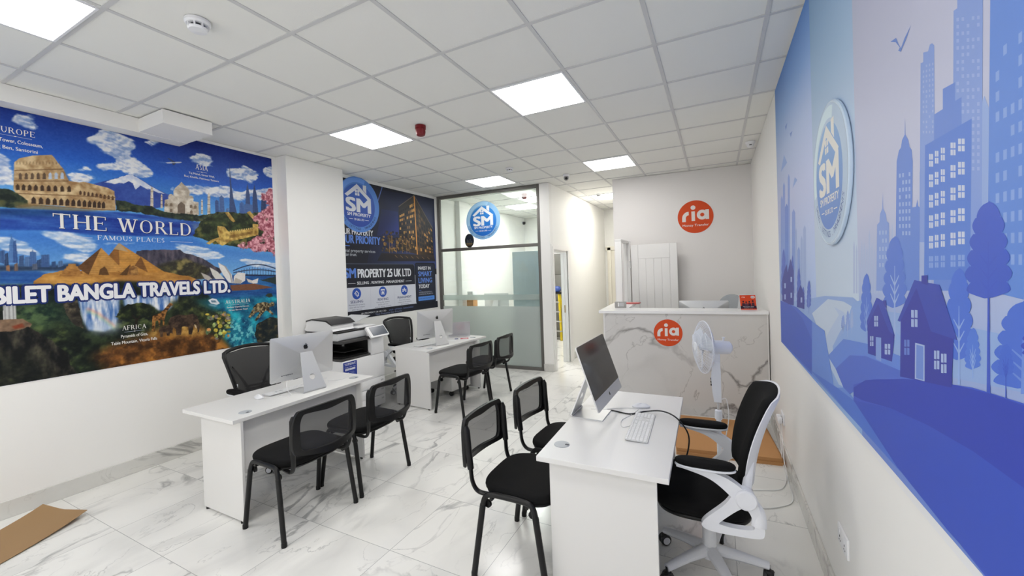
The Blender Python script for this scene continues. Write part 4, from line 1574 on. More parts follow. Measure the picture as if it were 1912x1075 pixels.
def ria(P, cx, cy, R, c=(233, 84, 34), white=(250, 244, 240)):
    def g(pts):
        return [(cx + x * R, cy + y * R) for x, y in pts]
    P.poly(disc(cx, cy, R, 72), c)
    L = None
    A = [math.radians(a) for a in range(180, 84, -6)]
    P.poly(g([(-.745, -.28)] + [(-.365 + .38 * math.cos(a), -.05 + .39 * math.sin(a)) for a in A] + [(-.365 + .17 * math.cos(a), -.05 + .17 * math.sin(a)) for a in A[::-1]] + [(-.535, -.28)]), white, L)
    P.poly(g([(-.215, -.25), (-.02, -.25), (-.02, .34), (-.215, .34)]), white, L)
    P.poly(g(disc(-.118, .57, .135, 28)), white, L)
    P.poly(g(disc(.385, .10, .30, 36)), white, L, [g(disc(.385, .10, .115, 24))])
    P.poly(g([(.565, -.19), (.755, -.19), (.755, .40), (.565, .40)]), white, L)
    P.text('Money Transfer', cx, cy - .58 * R, .15 * R, white, 1.46 * R, bold=.008)


# round signs
WY = lambda x: 5.52 + (x - 2.5) * .0588
t = thing('round_sign', 'round orange sign high on the pale wall behind the counter', 'sign', (3.66, WY(3.66), 2.305), math.atan(.0588), 'round orange signs')
MB().prism(disc(0, 0, .236, 72), .004, frame((0, -.0005, 0), (1, 0, 0), (0, 0, 1))).build('disc', WHITEP, t)
PR = Print(frame((0, -.0046, 0), (1, 0, 0), (0, 0, 1)))
ria(PR, 0, 0, .236)
PR.build('printed_face', t)
a_ = math.atan2(.10, 1.605)
t = thing('round_sign', 'smaller round orange sign on the marble counter front', 'sign', (3.427, 3.75 + (3.427 - 2.74) * math.tan(a_), .874), a_, 'round orange signs')
MB().prism(disc(0, 0, .146, 64), .003, frame((0, -.0005, 0), (1, 0, 0), (0, 0, 1))).build('disc', WHITEP, t)
PR = Print(frame((0, -.0036, 0), (1, 0, 0), (0, 0, 1)))
ria(PR, 0, 0, .146)
PR.build('printed_face', t)

ga = math.atan2(PB.y - PA.y, PB.x - PA.x)
t = thing('round_sign', 'round blue sticker on the upper glass pane', 'sign', (PA.x + .905 * math.cos(ga), PA.y + .905 * math.sin(ga), 2.487), ga, 'round blue signs')
MB().prism(disc(0, 0, .325, 72), .001, frame((0, -.0045, 0), (1, 0, 0), (0, 0, 1))).build('disc', WHITEP, t)
PR = Print(frame((0, -.0056, 0), (1, 0, 0), (0, 0, 1)))
round_logo(PR, 0, 0, .325, (150, 196, 236), (64, 150, 226), (34, 112, 208), (246, 250, 253), (52, 92, 160))
PR.build('printed_face', t)
t = thing('round_sign', 'raised round blue sign in the middle of the pale blue skyline print', 'sign', (XR - .0085, 1.25, 1.955), -R90, 'round blue signs')
b = MB().lathe([(.0, 0), (.298, 0), (.301, .004), (.301, .011), (.296, .015), (0, .015)], frame((0, .0, 0), (1, 0, 0), (0, 0, 1)), 72)
b.build('disc', mat('pale blue acrylic', (206, 224, 242), .25), t)
PR = Print(frame((0, -.0153, 0), (1, 0, 0), (0, 0, 1)))
round_logo(PR, 0, 0, .290, (196, 217, 240), (150, 192, 236), (104, 146, 222), (244, 242, 236), (84, 112, 178))
PR.build('printed_face', t)

# dark oval plaque on the transom
u_ = .615
t = thing('oval_plaque', 'small dark oval plaque with a gilt skyline standing on the glass transom', 'plaque', (PA.x + u_ * math.cos(ga), PA.y + u_ * math.sin(ga), TZ + .025), ga)
MB().prism(disc(0, .118, .088, 40, .118), .012, frame((0, .024, 0), (1, 0, 0), (0, 0, 1))).build('plate', mat('dark bronze', (66, 58, 54), .35, metal=.3), t)
PR = Print(frame((0, .0114, 0), (1, 0, 0), (0, 0, 1)))
PR.poly(disc(0, .118, .076, 36, .104), (46, 50, 68))
for k in range(9):
    x = -.056 + k * .014
    PR.rect(x - .004, x + .004, .05, .09 + .06 * abs(math.sin(k * 2.3)), (150, 148, 150) if k % 2 else (104, 108, 124))
PR.rect(-.062, .062, .058, .072, (206, 158, 84)).rect(-.05, .05, .036, .048, (180, 132, 70))
PR.build('printed_face', t, vcol_mat('printed paper'))

# ------------------------------------------------------------------ dark poster on the left wall
XP = -.4985


def P3(x, y):
    p = onplane(620 + x * .27926, 320 + y * .27926, 0, XP)
    return (p[1], p[2])


YP0, YP1, ZP0, ZP1 = 2.815, 4.93, 1.02, 2.93
t = thing('wall_poster', 'dark navy property poster with a lit office block at night', 'poster', (XP, 0, 0), 0)
MB().box(-.001, .0005, YP0, YP1, ZP0, ZP1).build('backing', WHITEP, t)
PR = Print(frame((.0006, 0, 0), (0, 1, 0), (0, 0, 1)))
NAVY = (30, 31, 44)
PR.poly([(YP0, ZP0), (YP1, ZP0), (YP1, ZP1), (YP0, ZP1)], NAVY)
ZM = 1.565         # band between the picture and the white strip
# night sky that glows behind the buildings
yb = P3(265, 390)[0]
PR.poly([(3.30, 1.70), (3.62, 2.88), (YP1, ZP1), (YP1, 1.70)], [(34, 36, 58), (32, 36, 58), (36, 42, 66), (62, 78, 140)])
PR.poly([P3(300, 430), P3(330, 250), P3(440, 270), P3(450, 420)], [(40, 46, 90), (36, 44, 80), (44, 56, 112), (60, 74, 150)])
PR.stroke([P3(262, 385), P3(290, 250), P3(335, 105)], .016, (96, 120, 190))
# office block: two faces with rows of lit windows
lf0, lf1, lf2, lf3 = P3(445, 235), P3(548, 160), P3(570, 555), P3(448, 520)
rf1, rf2 = P3(672, 380), P3(680, 560)
PR.poly([lf0, lf1, lf2, lf3], [(54, 52, 58), (62, 54, 52), (70, 54, 44), (50, 44, 44)])
PR.poly([lf1, rf1, rf2, lf2], [(70, 60, 54), (40, 42, 54), (44, 40, 44), (84, 62, 44)])
rng = random.Random(4)


def quad(a, b, c, d, u, v):
    return tuple((a[i] * (1 - u) + b[i] * u) * (1 - v) + (d[i] * (1 - u) + c[i] * u) * v for i in range(2))


PR.lay += 1
for r in range(9):
    for c in range(9):
        u0, u1 = .05 + c * .105, .05 + c * .105 + .075
        v0, v1 = .12 + r * .094, .12 + r * .094 + .05
        q = rng.random()
        col = (230, 172, 92) if q > .8 else (140, 104, 68) if q > .5 else (36, 36, 44)
        PR.poly([quad(lf0, lf1, lf2, lf3, *p) for p in ((u0, v0), (u1, v0), (u1, v1), (u0, v1))], col, PR.lay)
    for c in range(7):
        u0, u1 = .06 + c * .135, .06 + c * .135 + .085
        v0, v1 = .12 + r * .094, .12 + r * .094 + .06
        q = rng.random()
        col = (214, 156, 84) if q > .78 else (112, 84, 58) if q > .45 else (34, 36, 46)
        PR.poly([quad(lf1, rf1, rf2, lf2, *p) for p in ((u0, v0), (u1, v0), (u1, v1), (u0, v1))], col, PR.lay)
PR.stroke([lf1, lf2], .022, (244, 170, 84))
PR.stroke([lf0, lf1, rf1], .012, (120, 104, 92))
# golden trees and street
for k in range(150):
    x, y = rng.uniform(335, 545), 530 - 130 * rng.random() ** 1.3
    r = rng.uniform(3, 9)
    c0 = P3(x, y)
    PR.poly([(c0[0] + rng.uniform(.6, 1.1) * r * .0042 * math.cos(a), c0[1] + rng.uniform(.6, 1.2) * r * .0034 * math.sin(a)) for a in [2 * PI * i / 8 for i in range(8)]], rng.choice([(92, 72, 46), (66, 54, 42), (132, 102, 58), (46, 42, 44), (40, 40, 50), (168, 128, 70)]))
for x in (385, 402, 430, 470, 500, 520):
    PR.stroke([P3(x, 545), P3(x - 3, 445)], .005, (196, 150, 86))
PR.poly([P3(330, 545), P3(680, 560), P3(690, 600), P3(300, 600)], [(44, 40, 46), (70, 56, 50), (36, 34, 44), (32, 32, 44)])
for k in range(7):
    PR.stroke([P3(420 + 36 * k, 560 + 2 * k), P3(436 + 36 * k, 575 + 2 * k)], .008, (150, 112, 70))
# headings; the pier hides their first letters
WHT, BLU = (238, 240, 246), (98, 140, 228)


def tw(P, txt, a, b_, hpx, c, **k):
    """text between two measured points on its base line"""
    w = b_[0] - a[0]
    P.text(txt, (a[0] + b_[0]) / 2, (a[1] + b_[1]) / 2, hpx, c, w, **k)


tw(PR, 'YOUR PROPERTY', (P3(88, 420)[0] - .14, P3(88, 420)[1]), P3(274, 430), .085, WHT, bold=.02)
tw(PR, 'YOUR PRIORITY', (P3(88, 480)[0] - .15, P3(88, 480)[1]), P3(322, 486), .115, BLU, bold=.03)
PR.stroke([P3(60, 492), P3(118, 497)], .01, BLU)
tw(PR, 'Professional property services', (P3(95, 535)[0] - .25, P3(95, 538)[1]), P3(288, 544), .045, (200, 204, 214))
tw(PR, 'you can trust.', (P3(95, 560)[0] - .13, P3(95, 563)[1]), P3(165, 566), .045, (200, 204, 214))
round_logo(PR, P3(178, 222)[0], P3(178, 222)[1], .385, (92, 144, 224), (66, 112, 206), (44, 80, 178), (240, 243, 250), (30, 50, 110))
# lower half: white strip with three services, name bar, side card
zt, zb_ = P3(300, 665)[1], P3(300, 930)[1]
y_m = P3(551, 640)[0]
PR.rect(YP0, YP1, 1.13, 1.60, (226, 229, 240))
PR.poly([(YP0, 1.45), (y_m, 1.45), (y_m, 1.74), (y_m - .03, 1.775), (YP0, 1.775)], (34, 35, 48))
PR.stroke([(YP0, 1.777), (y_m - .03, 1.777), (y_m, 1.74), (y_m, 1.45)], .006, (96, 104, 130))
a, c = P3(158, 678), P3(526, 672)
tw(PR, 'SM', (P3(100, 678)[0] - .04, 1.585), (P3(157, 678)[0], 1.585), .135, BLU, bold=.04)
tw(PR, 'PROPERTY 25 UK LTD', (P3(172, 678)[0], 1.585), (P3(526, 672)[0], 1.585), .125, WHT, bold=.03)
tw(PR, 'SELLING . RENTING . MANAGEMENT', (P3(166, 712)[0], 1.49), (P3(482, 703)[0], 1.49), .042, WHT, bold=.02)
PR.stroke([(P3(105, 708)[0], 1.508), (P3(155, 708)[0], 1.508)], .005, WHT).stroke([(P3(490, 700)[0], 1.508), (P3(530, 700)[0], 1.508)], .005, WHT)
for (px, py), nm, ls in (((163, 790), 'SELLING', ('Maximise your property', 'value with our expert', 'sales service.')), ((338, 780), 'RENTING', ('Find quality tenants', 'quickly with our', 'tenancy letting solutions.')), ((482, 770), 'MANAGEMENT', ('Stress free property', 'management for landlords', 'and investors.'))):
    c = P3(px, py)
    cx_, cz_ = c[0], 1.365
    PR.poly(disc(cx_, cz_, .078, 36), (44, 88, 188))
    L = None
    if nm == 'SELLING':
        PR.poly([(cx_ - .045, cz_), (cx_, cz_ + .045), (cx_ + .045, cz_), (cx_ + .034, cz_), (cx_ + .034, cz_ - .035), (cx_ + .008, cz_ - .035), (cx_ + .026, cz_ + .006), (cx_, cz_ + .03), (cx_ - .034, cz_ - .004)], WHT, L)
        PR.ring(cx_ - .012, cz_ - .008, .008, .015, WHT, L, 16)
        PR.stroke([(cx_ - .006, cz_ - .02), (cx_ + .012, cz_ - .045)], .008, WHT, L)
    elif nm == 'RENTING':
        PR.poly(rrect(cx_ - .042, cx_ + .042, cz_ - .04, cz_ + .04, .006, 3), WHT, L, [rrect(cx_ - .034, cx_ + .034, cz_ - .032, cz_ + .02, .003, 2)])
        PR.poly([(cx_ - .022, cz_ - .028), (cx_ + .022, cz_ - .028), (cx_ + .022, cz_ - .004), (cx_, cz_ + .014), (cx_ - .022, cz_ - .004)], WHT, L)
    else:
        for dx, dz in ((0, .026), (-.032, .008), (.032, .008)):
            PR.poly(disc(cx_ + dx, cz_ + dz, .012, 16), WHT, L)
            PR.poly([(cx_ + dx - .018, cz_ + dz - .034), (cx_ + dx + .018, cz_ + dz - .034), (cx_ + dx + .01, cz_ + dz - .014), (cx_ + dx - .01, cz_ + dz - .014)], WHT, L)
    PR.text(nm, cx_, 1.238, .038, (58, 66, 120), {'SELLING': .22, 'RENTING': .21, 'MANAGEMENT': .32}[nm], bold=.02)
    for k, l in enumerate(ls):
        PR.text(l, cx_, 1.205 - k * .033, .021, (110, 114, 140), .013 * len(l))
for px in (255, 413):
    PR.rect(P3(px, 800)[0], P3(px, 800)[0] + .004, 1.15, 1.43, (200, 204, 220))
x0, x1 = P3(561, 700)[0], P3(686, 700)[0]
PR.poly(rrect(x0 - .02, x1 + .015, 1.12, 1.80, .04, 5), (24, 26, 38), None)
PR.poly(rrect(x0, x1, 1.135, 1.785, .03, 5), (38, 42, 62))
m_ = x0 + .06
for s_, z_, h_, c_, w_ in (('INVEST IN', 1.685, .055, WHT, .33), ('SMART', 1.575, .085, BLU, .36), ('LIVING', 1.465, .085, BLU, .36), ('TODAY', 1.375, .065, WHT, .28)):
    PR.text(s_, m_, z_, h_, c_, w_, 'l', bold=.03)
PR.rect(m_, m_ + .06, 1.335, 1.341, BLU)
PR.text('MODERN RESIDENTIAL &', m_, 1.295, .022, (190, 196, 214), .35, 'l').text('COMMERCIAL PROPERTIES', m_, 1.262, .022, (190, 196, 214), .37, 'l')
PR.poly(rrect(m_ - .02, x1 - .03, 1.165, 1.235, .012, 4), (88, 150, 240))
PR.text('EXPLORE PROPERTIES', (m_ + x1) / 2 - .04, 1.19, .022, (30, 60, 120), .36)
PR.rect(YP0, YP1, ZP0, 1.115, (28, 29, 42))
PR.text('SM PROPERTY 25 UK LTD', 3.42, 1.072, .022, WHT, .48, bold=.02).text('SALES . LETTINGS . MANAGEMENT', 4.0, 1.072, .022, (120, 140, 200), .56)
PR.text('Your Property Our Priority', 3.72, 1.035, .026, (150, 160, 200), .56)
PR.build('printed_face', t)

# ------------------------------------------------------------------ pale blue skyline on the right wall
XB = XR - .006


def B6(x, y):
    p = onplane(1440 + x * .50213, y * .50233, 0, XB)
    return (-p[1], p[2])


def B7(x, y):
    p = onplane(1440 + x * .59074, 440 + y * .59070, 0, XB)
    return (-p[1], p[2])


XL, XE, ZB0, ZB1 = -2.985, 1.3, .955, 2.965
t = thing('wall_mural', 'pale blue mural of a misty skyline with houses and trees', 'mural', (XB, 0, 0), 0, 'printed wall murals')
MB().box(0, .005, -XE, 3.0, .93, ZB1).build('backing', WHITEP, t)
PR = Print(frame((-.0006, 0, 0), (0, -1, 0), (0, 0, 1)))
# sky in three sheets
sA, sB = B6(148, 300)[0], B6(308, 300)[0]


def wash(x0, x1, stops, nx=1, fx=None):
    for (z0, c0), (z1, c1) in zip(stops, stops[1:]):
        PR.poly([(x0, z0), (x1, z0), (x1, z1), (x0, z1)], [c0, fx(c0) if fx else c0, fx(c1) if fx else c1, c1], PR.lay)


PR.lay = 1
wash(XL, sA, [(ZB0, (120, 160, 230)), (1.5, (176, 196, 236)), (2.05, (190, 200, 234)), (2.4, (176, 195, 233)), (2.68, (132, 172, 228)), (ZB1, (84, 140, 218))], fx=lambda c: tuple(min(255, q * 1.06 + 6) for q in c))
wash(sA, sB, [(ZB0, (150, 185, 236)), (1.45, (204, 220, 240)), (2.0, (196, 214, 238)), (2.4, (172, 202, 234)), (ZB1, (140, 184, 228))], fx=lambda c: tuple(min(255, q * 1.02 + 4) for q in c))
wash(sB, XE, [(ZB0, (120, 150, 228)), (1.45, (176, 194, 238)), (1.75, (206, 210, 236)), (2.3, (204, 207, 232)), (ZB1, (196, 202, 230))])
rng = random.Random(11)


def tower(pts, c, f=B6):
    PR.poly([f(*p) for p in pts], c)


def wins(f, x0, x1, y0, y1, dy0, dy1, cols, rows, c, fill=.6, gap=0.):
    """grid of windows in a quad given by left x0 / right x1 columns in measured px; tops y0 (left), y1 (right)"""
    L = PR.lay = PR.lay + 1
    for r in range(rows):
        for k in range(cols):
            if rng.random() < gap:
                continue
            u0, u1 = (k + .5 - fill / 2) / cols, (k + .5 + fill / 2) / cols
            v0, v1 = (r + .5 - fill / 2) / rows, (r + .5 + fill / 2) / rows

            def pt(u, v):
                ya = y0 + (dy0 - y0) * v
                yb2 = y1 + (dy1 - y1) * v
                return f(x0 + (x1 - x0) * u, ya + (yb2 - ya) * u)
            PR.poly([pt(u0, v0), pt(u0, v1), pt(u1, v1), pt(u1, v0)], c, L)


C1, C2, C3, C4 = (168, 190, 238), (142, 170, 236), (112, 148, 230), (96, 130, 226)
# farthest haze
for k in range(26):
    x = 306 + k * 9.5
    h = rng.uniform(850, 1000)
    tower([(x, 1090), (x, h), (x + 3, h - 26), (x + 6, h), (x + 6, 1090)], (186, 202, 238))
tower([(553, 1080), (553, 640), (560, 620), (566, 640), (600, 640), (600, 1080)], (176, 194, 238))
tower([(776, 1080), (776, 400), (795, 355), (812, 400), (812, 1080)], (160, 186, 240))
tower([(553, 900), (557, 235), (567, 230), (567, 195), (585, 190), (592, 165), (600, 160), (608, 168), (612, 900)], C2)
wins(B6, 562, 608, 240, 226, 500, 500, 4, 14, (166, 188, 240), .5, .2)
tower([(676, 1080), (680, 40), (694, 30), (694, -20), (790, -60), (784, 1080)], C2)
wins(B6, 686, 782, 60, 50, 640, 640, 5, 22, (166, 188, 242), .5, .25)
tower([(606, 1080), (608, 425), (640, 405), (640, 330), (686, 305), (686, 375), (710, 360), (712, 1080)], C3)
tower([(570, 1040), (574, 540), (748, 440), (742, 1040)], (98, 140, 230))
for r in range(6):
    for k, (xa, xb) in enumerate(((588, 604), (610, 624), (632, 648), (668, 688), (696, 722))):
        sl = -.53
        ya = 570 + r * 76 + (xa - 588) * (sl * (1 - r / 5.5))
        hgt = 50 if r < 5 else 46
        L = PR.lay + 1
        if r == 5:
            col = (146, 176, 240)
        else:
            col = (216, 224, 244)
        for uu in range(2):
            for vv in range(2):
                x0_ = xa + (xb - xa) * (.04 + .52 * uu)
                x1_ = xa + (xb - xa) * (.46 + .52 * uu)
                y0_ = ya + hgt * (.04 + .52 * vv)
                y1_ = ya + hgt * (.46 + .52 * vv)
                PR.poly([B6(x0_, y0_), B6(x0_, y1_), B6(x1_, y1_), B6(x1_, y0_)], col, L)
PR.lay += 2
# spired towers
tower([(462, 1080), (468, 600), (476, 560), (484, 548), (488, 520), (498, 500), (499, 436), (501, 500), (512, 520), (516, 545), (524, 556), (528, 600), (526, 770), (540, 768), (545, 740), (548, 766), (554, 770), (552, 1080)], C3)
wins(B6, 474, 522, 640, 632, 880, 880, 4, 9, (168, 192, 242), .55, .15)
tower([(392, 1080), (395, 835), (404, 825), (406, 795), (414, 775), (416, 712), (418, 775), (428, 795), (431, 822), (440, 828), (440, 1080)], C2)
wins(B6, 400, 434, 850, 848, 1000, 1000, 3, 5, (176, 198, 242), .5, .2)
tower([(500, 1080), (505, 905), (525, 890), (540, 905), (544, 1080)], C3)
# big building at the right, running out of the picture
tower([(806, 1080), (818, -80), (940, -200), (1300, -400), (1300, 1200)], (106, 150, 234))
wins(B6, 830, 1000, 180, 40, 1000, 1010, 6, 11, (146, 178, 242), .48, .2)
# far left cluster
for x0_, x1_, top_, c_ in ((36, 44, 740, C2), (44, 52, 690, C2), (62, 70, 660, C2), (52, 64, 770, C3), (78, 90, 790, C2), (90, 96, 860, C1), (110, 118, 890, C1), (120, 130, 850, C1), (98, 108, 930, C2)):
    tower([(x0_, 1090), (x0_, top_), ((x0_ + x1_) / 2, top_ - 14), (x1_, top_), (x1_, 1090)], c_)
# birds and paper planes
BRD = (112, 146, 222)
for pts in ([(445, 155), (466, 140), (476, 164), (484, 178), (498, 140), (522, 92), (502, 150), (490, 176), (484, 192), (474, 188), (480, 176), (464, 156)],
            [(52, 470), (60, 456), (58, 474), (55, 484)], [(70, 496), (80, 486), (76, 500), (74, 510)]):
    PR.poly([B6(*p) for p in pts], BRD)
for pts in ([(36, 640), (48, 575), (60, 604)], [(80, 700), (88, 658), (98, 668)]):
    PR.poly([B6(*p) for p in pts], (146, 178, 236))


def tree(f, cx, top, bot, w, c, tr, trunk=None):
    """tall crown with a scalloped outline, widest low down"""
    n = 6
    R, Lf = [], []
    for i in range(n):
        v0, v1 = i / n, (i + 1) / n
        wi = w * .5 * (.34 + .66 * ((i + .5) / n) ** .65) * (.86 if i == n - 1 else 1)
        for q in range(7):
            u = q / 6
            x = wi * (.80 + .20 * math.sin(PI * u)) if i else wi * (.95 * math.sin(PI / 2 * u) ** .6)
            if i == n - 1 and u > .5:
                x *= math.cos((u - .5) * PI * .85)
            y = top + (bot - top) * (v0 + (v1 - v0) * u)
            R.append(f(cx + x, y))
            Lf.append(f(cx - x, y + 3))
    PR.poly(R + Lf[::-1], c)
    PR.poly([f(cx - w * .008, top + (bot - top) * .42), f(cx + w * .008, top + (bot - top) * .42), f(cx + w * .035, trunk or bot + 20), f(cx - w * .035, trunk or bot + 20)], tr)
    for sx in (1, -1):
        PR.lay += 1
        for k in range(3):
            y = top + (bot - top) * (.60 + .13 * k)
            PR.poly([f(cx, y + 16), f(cx + sx * w * .15, y - 12), f(cx + sx * w * .16, y - 9), f(cx + sx * w * .012, y + 24)], tr, PR.lay)


# mist over the far ground, then hills, river, trees, houses
tower([(30, 215), (170, 190), (260, 195), (300, 230), (450, 250), (820, 330), (1100, 420), (1100, 560), (30, 330)], (156, 186, 240), B7)
tower([(130, 245), (180, 200), (230, 208), (275, 235), (230, 260), (215, 300), (190, 330), (175, 390), (150, 300)], (206, 222, 244), B7)
tower([(170, 400), (230, 300), (260, 210), (300, 200), (420, 330), (300, 420), (230, 490), (190, 470)], (150, 184, 242), B7)
tower([(200, 225), (215, 250), (185, 300), (165, 340), (180, 400), (215, 470), (235, 480), (205, 420), (195, 350), (220, 300), (250, 262), (228, 240)], (192, 212, 244), B7)
for cx_, tp, bt, w_, c_ in ((228, 250, 290, 14, C2), (243, 235, 300, 14, C2), (256, 230, 290, 12, C1)):
    tree(B7, cx_, tp, bt, w_, c_, (176, 198, 242))
tree(B7, 302, 118, 300, 46, (92, 130, 228), (150, 180, 240), 350)
tree(B7, 392, 0, 225, 88, (98, 134, 228), (170, 194, 244), 330)
tree(B7, 800, 205, 480, 230, (84, 122, 228), (120, 154, 236))
tree(B7, 596, 100, 390, 110, (84, 124, 230), (156, 186, 246), 470)
tree(B7, 640, 290, 420, 60, (92, 134, 234), (150, 184, 246), 450)
tree(B7, 690, -110, 195, 170, (72, 102, 214), (70, 98, 212), 520)
tree(B7, 745, 340, 440, 60, (78, 116, 226), (66, 96, 214), 530)
tree(B7, 850, 240, 380, 130, (62, 84, 206), (58, 80, 200), 560)
# left hills and houses
tower([(30, 205), (80, 225), (130, 270), (165, 310), (178, 385), (140, 392), (130, 440), (30, 340)], (78, 116, 222), B7)
tower([(30, 205), (60, 215), (100, 260), (130, 330), (130, 430), (30, 330)], (66, 102, 212), B7)
for cx_, tp, bt, w_ in ((40, 40, 190, 18), (58, 90, 200, 14), (88, 100, 215, 16), (102, 160, 220, 12), (120, 140, 225, 16), (68, 60, 200, 12)):
    tree(B7, cx_, tp, bt, w_, (88, 116, 214), (120, 150, 228))
HSE = (58, 70, 168)
tower([(36, 206), (36, 140), (42, 110), (50, 90), (54, 130), (54, 214)], HSE, B7)
tower([(54, 216), (52, 120), (62, 72), (72, 110), (72, 220)], HSE, B7)
tower([(82, 225), (84, 180), (94, 155), (104, 180), (106, 232)], HSE, B7)
for x_, y_ in ((62, 130), (62, 180), (42, 150), (94, 195), (42, 185)):
    tower([(x_, y_), (x_ + 5, y_), (x_ + 5, y_ + 16), (x_, y_ + 16)], (170, 192, 240), B7)
# foreground hills
tower([(130, 270), (170, 300), (200, 480), (235, 480), (330, 600), (410, 740), (130, 440)], (112, 152, 234), B7)
tower([(180, 380), (230, 326), (300, 340), (410, 380), (450, 450), (330, 470), (205, 420)], (108, 146, 234), B7)
tower([(205, 420), (250, 378), (300, 380), (420, 430), (480, 460), (300, 470), (250, 500), (230, 480)], (88, 118, 220), B7)
tower([(125, 425), (210, 480), (262, 520), (330, 610), (410, 745), (270, 590)], (86, 128, 226), B7)
tower([(262, 470), (330, 452), (480, 455), (640, 480), (900, 560), (1300, 700), (1300, 1500), (680, 1075), (500, 850), (410, 740), (330, 600), (262, 520)], (74, 100, 214), B7)
tower([(262, 480), (300, 456), (420, 452), (560, 466), (700, 500), (900, 570), (1300, 720), (1300, 1300), (800, 795), (640, 680), (500, 600), (380, 545), (290, 520), (262, 505)], (60, 80, 196), B7)
tower([(262, 520), (380, 545), (500, 600), (640, 680), (800, 795), (1300, 1290), (1300, 1700), (690, 1075), (560, 930), (400, 730)], (66, 94, 208), B7)
# closer houses
HS, RF, HL = (62, 70, 176), (66, 84, 190), (178, 198, 240)
tower([(308, 372), (306, 280), (335, 196), (345, 200), (392, 318), (386, 380), (384, 398)], HS, B7)
tower([(335, 196), (358, 208), (394, 318), (374, 300), (340, 215), (306, 286), (304, 270)], RF, B7)
tower([(356, 204), (366, 204), (367, 230), (357, 215)], HS, B7)
tower([(410, 445), (412, 262), (470, 145), (510, 290), (580, 320), (574, 480)], HS, B7)
tower([(455, 140), (535, 155), (592, 330), (508, 302), (462, 165), (410, 272), (402, 268)], RF, B7)
tower([(478, 150), (478, 126), (497, 124), (497, 156)], HS, B7)
tower([(333, 390), (333, 320), (350, 322), (350, 398)], (140, 170, 236), B7)
tower([(457, 452), (458, 338), (488, 346), (488, 460)], HL, B7)
tower([(461, 450), (462, 344), (484, 350), (484, 456)], (122, 154, 232), B7)
for x0_, x1_, y0_, y1_, c_ in ((327, 341, 252, 288, HL), (314, 326, 316, 350, HL), (360, 380, 340, 376, HL), (444, 467, 232, 290, HL), (422, 441, 326, 378, (112, 140, 222)), (517, 536, 360, 424, HL), (539, 559, 370, 436, HL)):
    L = PR.lay + 1
    sl = .1 if x0_ > 350 else 0
    for uu in range(2):
        for vv in range(2):
            xa, xb = x0_ + (x1_ - x0_) * (.06 + .5 * uu), x0_ + (x1_ - x0_) * (.44 + .5 * uu)
            ya, yb2 = y0_ + (y1_ - y0_) * (.04 + .5 * vv), y0_ + (y1_ - y0_) * (.46 + .5 * vv)
            PR.poly([B7(xa, ya), B7(xa, yb2), B7(xb, yb2 + sl * 10), B7(xb, ya + sl * 10)], c_, L)
    PR.lay = L
# clip everything to the sheet
for v in PR.V:
    v.y = max(-XE, min(2.985, v.y))
    v.z = max(ZB0, min(ZB1, v.z))
PR.build('printed_face', t)

# ------------------------------------------------------------------ travel mural on the left wall: a painted sheet with lettering on it
XM = -.4965
PYA, PYB, PZA, PZB = -1.5, 1.966, .915, 2.948
STEP = .0036
NY, NZ = int((PYB - PYA) / STEP) + 1, int((PZB - PZA) / STEP) + 1
SS = 2
GY, GZ = np.meshgrid(np.linspace(PYA, PYB, NY * SS), np.linspace(PZA, PZB, NZ * SS))
IMG = np.zeros(GY.shape + (3,), np.float32)
HY, HZ = GY[0], GZ[:, 0]


def A1(x, y):
    p = onplane(x * .27909, 190 + y * .27909, 0, XM)
    return (p[1], p[2])


def A2(x, y):
    p = onplane(x * .27909, 440 + y * .27909, 0, XM)
    return (p[1], p[2])


def vnoise(y, z, seed):
    iy, iz = np.floor(y).astype(np.int64), np.floor(z).astype(np.int64)
    fy, fz = y - iy, z - iz
    fy, fz = fy * fy * (3 - 2 * fy), fz * fz * (3 - 2 * fz)

    def h(a, b):
        n = (a * 374761393 + b * 668265263 + seed * 974634777) & 0x7fffffff
        n = ((n ^ (n >> 13)) * 1274126177) & 0x7fffffff
        return ((n ^ (n >> 16)) & 0xffff) / 65535.
    return (h(iy, iz) * (1 - fy) + h(iy + 1, iz) * fy) * (1 - fz) + (h(iy, iz + 1) * (1 - fy) + h(iy + 1, iz + 1) * fy) * fz


def fbm(y, z, sc, seed, octv=4, ay=1., az=1.):
    t, a, s = 0., .5, 0.
    for o in range(octv):
        t = t + a * vnoise(y * sc * ay * 2 ** o + 31.7 * o, z * sc * az * 2 ** o + 17.3 * o, seed + o)
        s += a
        a *= .55
    return t / s


def window(P, pad=0.):
    ys, zs_ = [p[0] for p in P], [p[1] for p in P]
    i0, i1 = np.searchsorted(HY, [min(ys) - pad, max(ys) + pad])
    j0, j1 = np.searchsorted(HZ, [min(zs_) - pad, max(zs_) + pad])
    return slice(max(0, j0 - 1), j1 + 1), slice(max(0, i0 - 1), i1 + 1)


def inside(P, Y, Z):
    m = np.zeros(Y.shape, bool)
    n = len(P)
    for i in range(n):
        (y0, z0), (y1, z1) = P[i], P[(i + 1) % n]
        if z0 == z1:
            continue
        m ^= ((z0 > Z) != (z1 > Z)) & (Y < (y1 - y0) * (Z - z0) / (z1 - z0) + y0)
    return m


def blur(m, r):
    k = max(1, int(r / STEP * SS))
    for ax in (0, 1):
        for _ in range(2):
            p = np.pad(m, [(k + 1, k) if a == ax else (0, 0) for a in (0, 1)], 'edge')
            c = np.cumsum(p, ax)
            m = ((c[2 * k + 1:] - c[:-2 * k - 1]) if ax == 0 else (c[:, 2 * k + 1:] - c[:, :-2 * k - 1])) / (2 * k + 1)
    return m


def mix(c0, c1, t):
    t = np.clip(t, 0, 1)[..., None]
    return np.array(c0, np.float32) * (1 - t) + np.array(c1, np.float32) * t


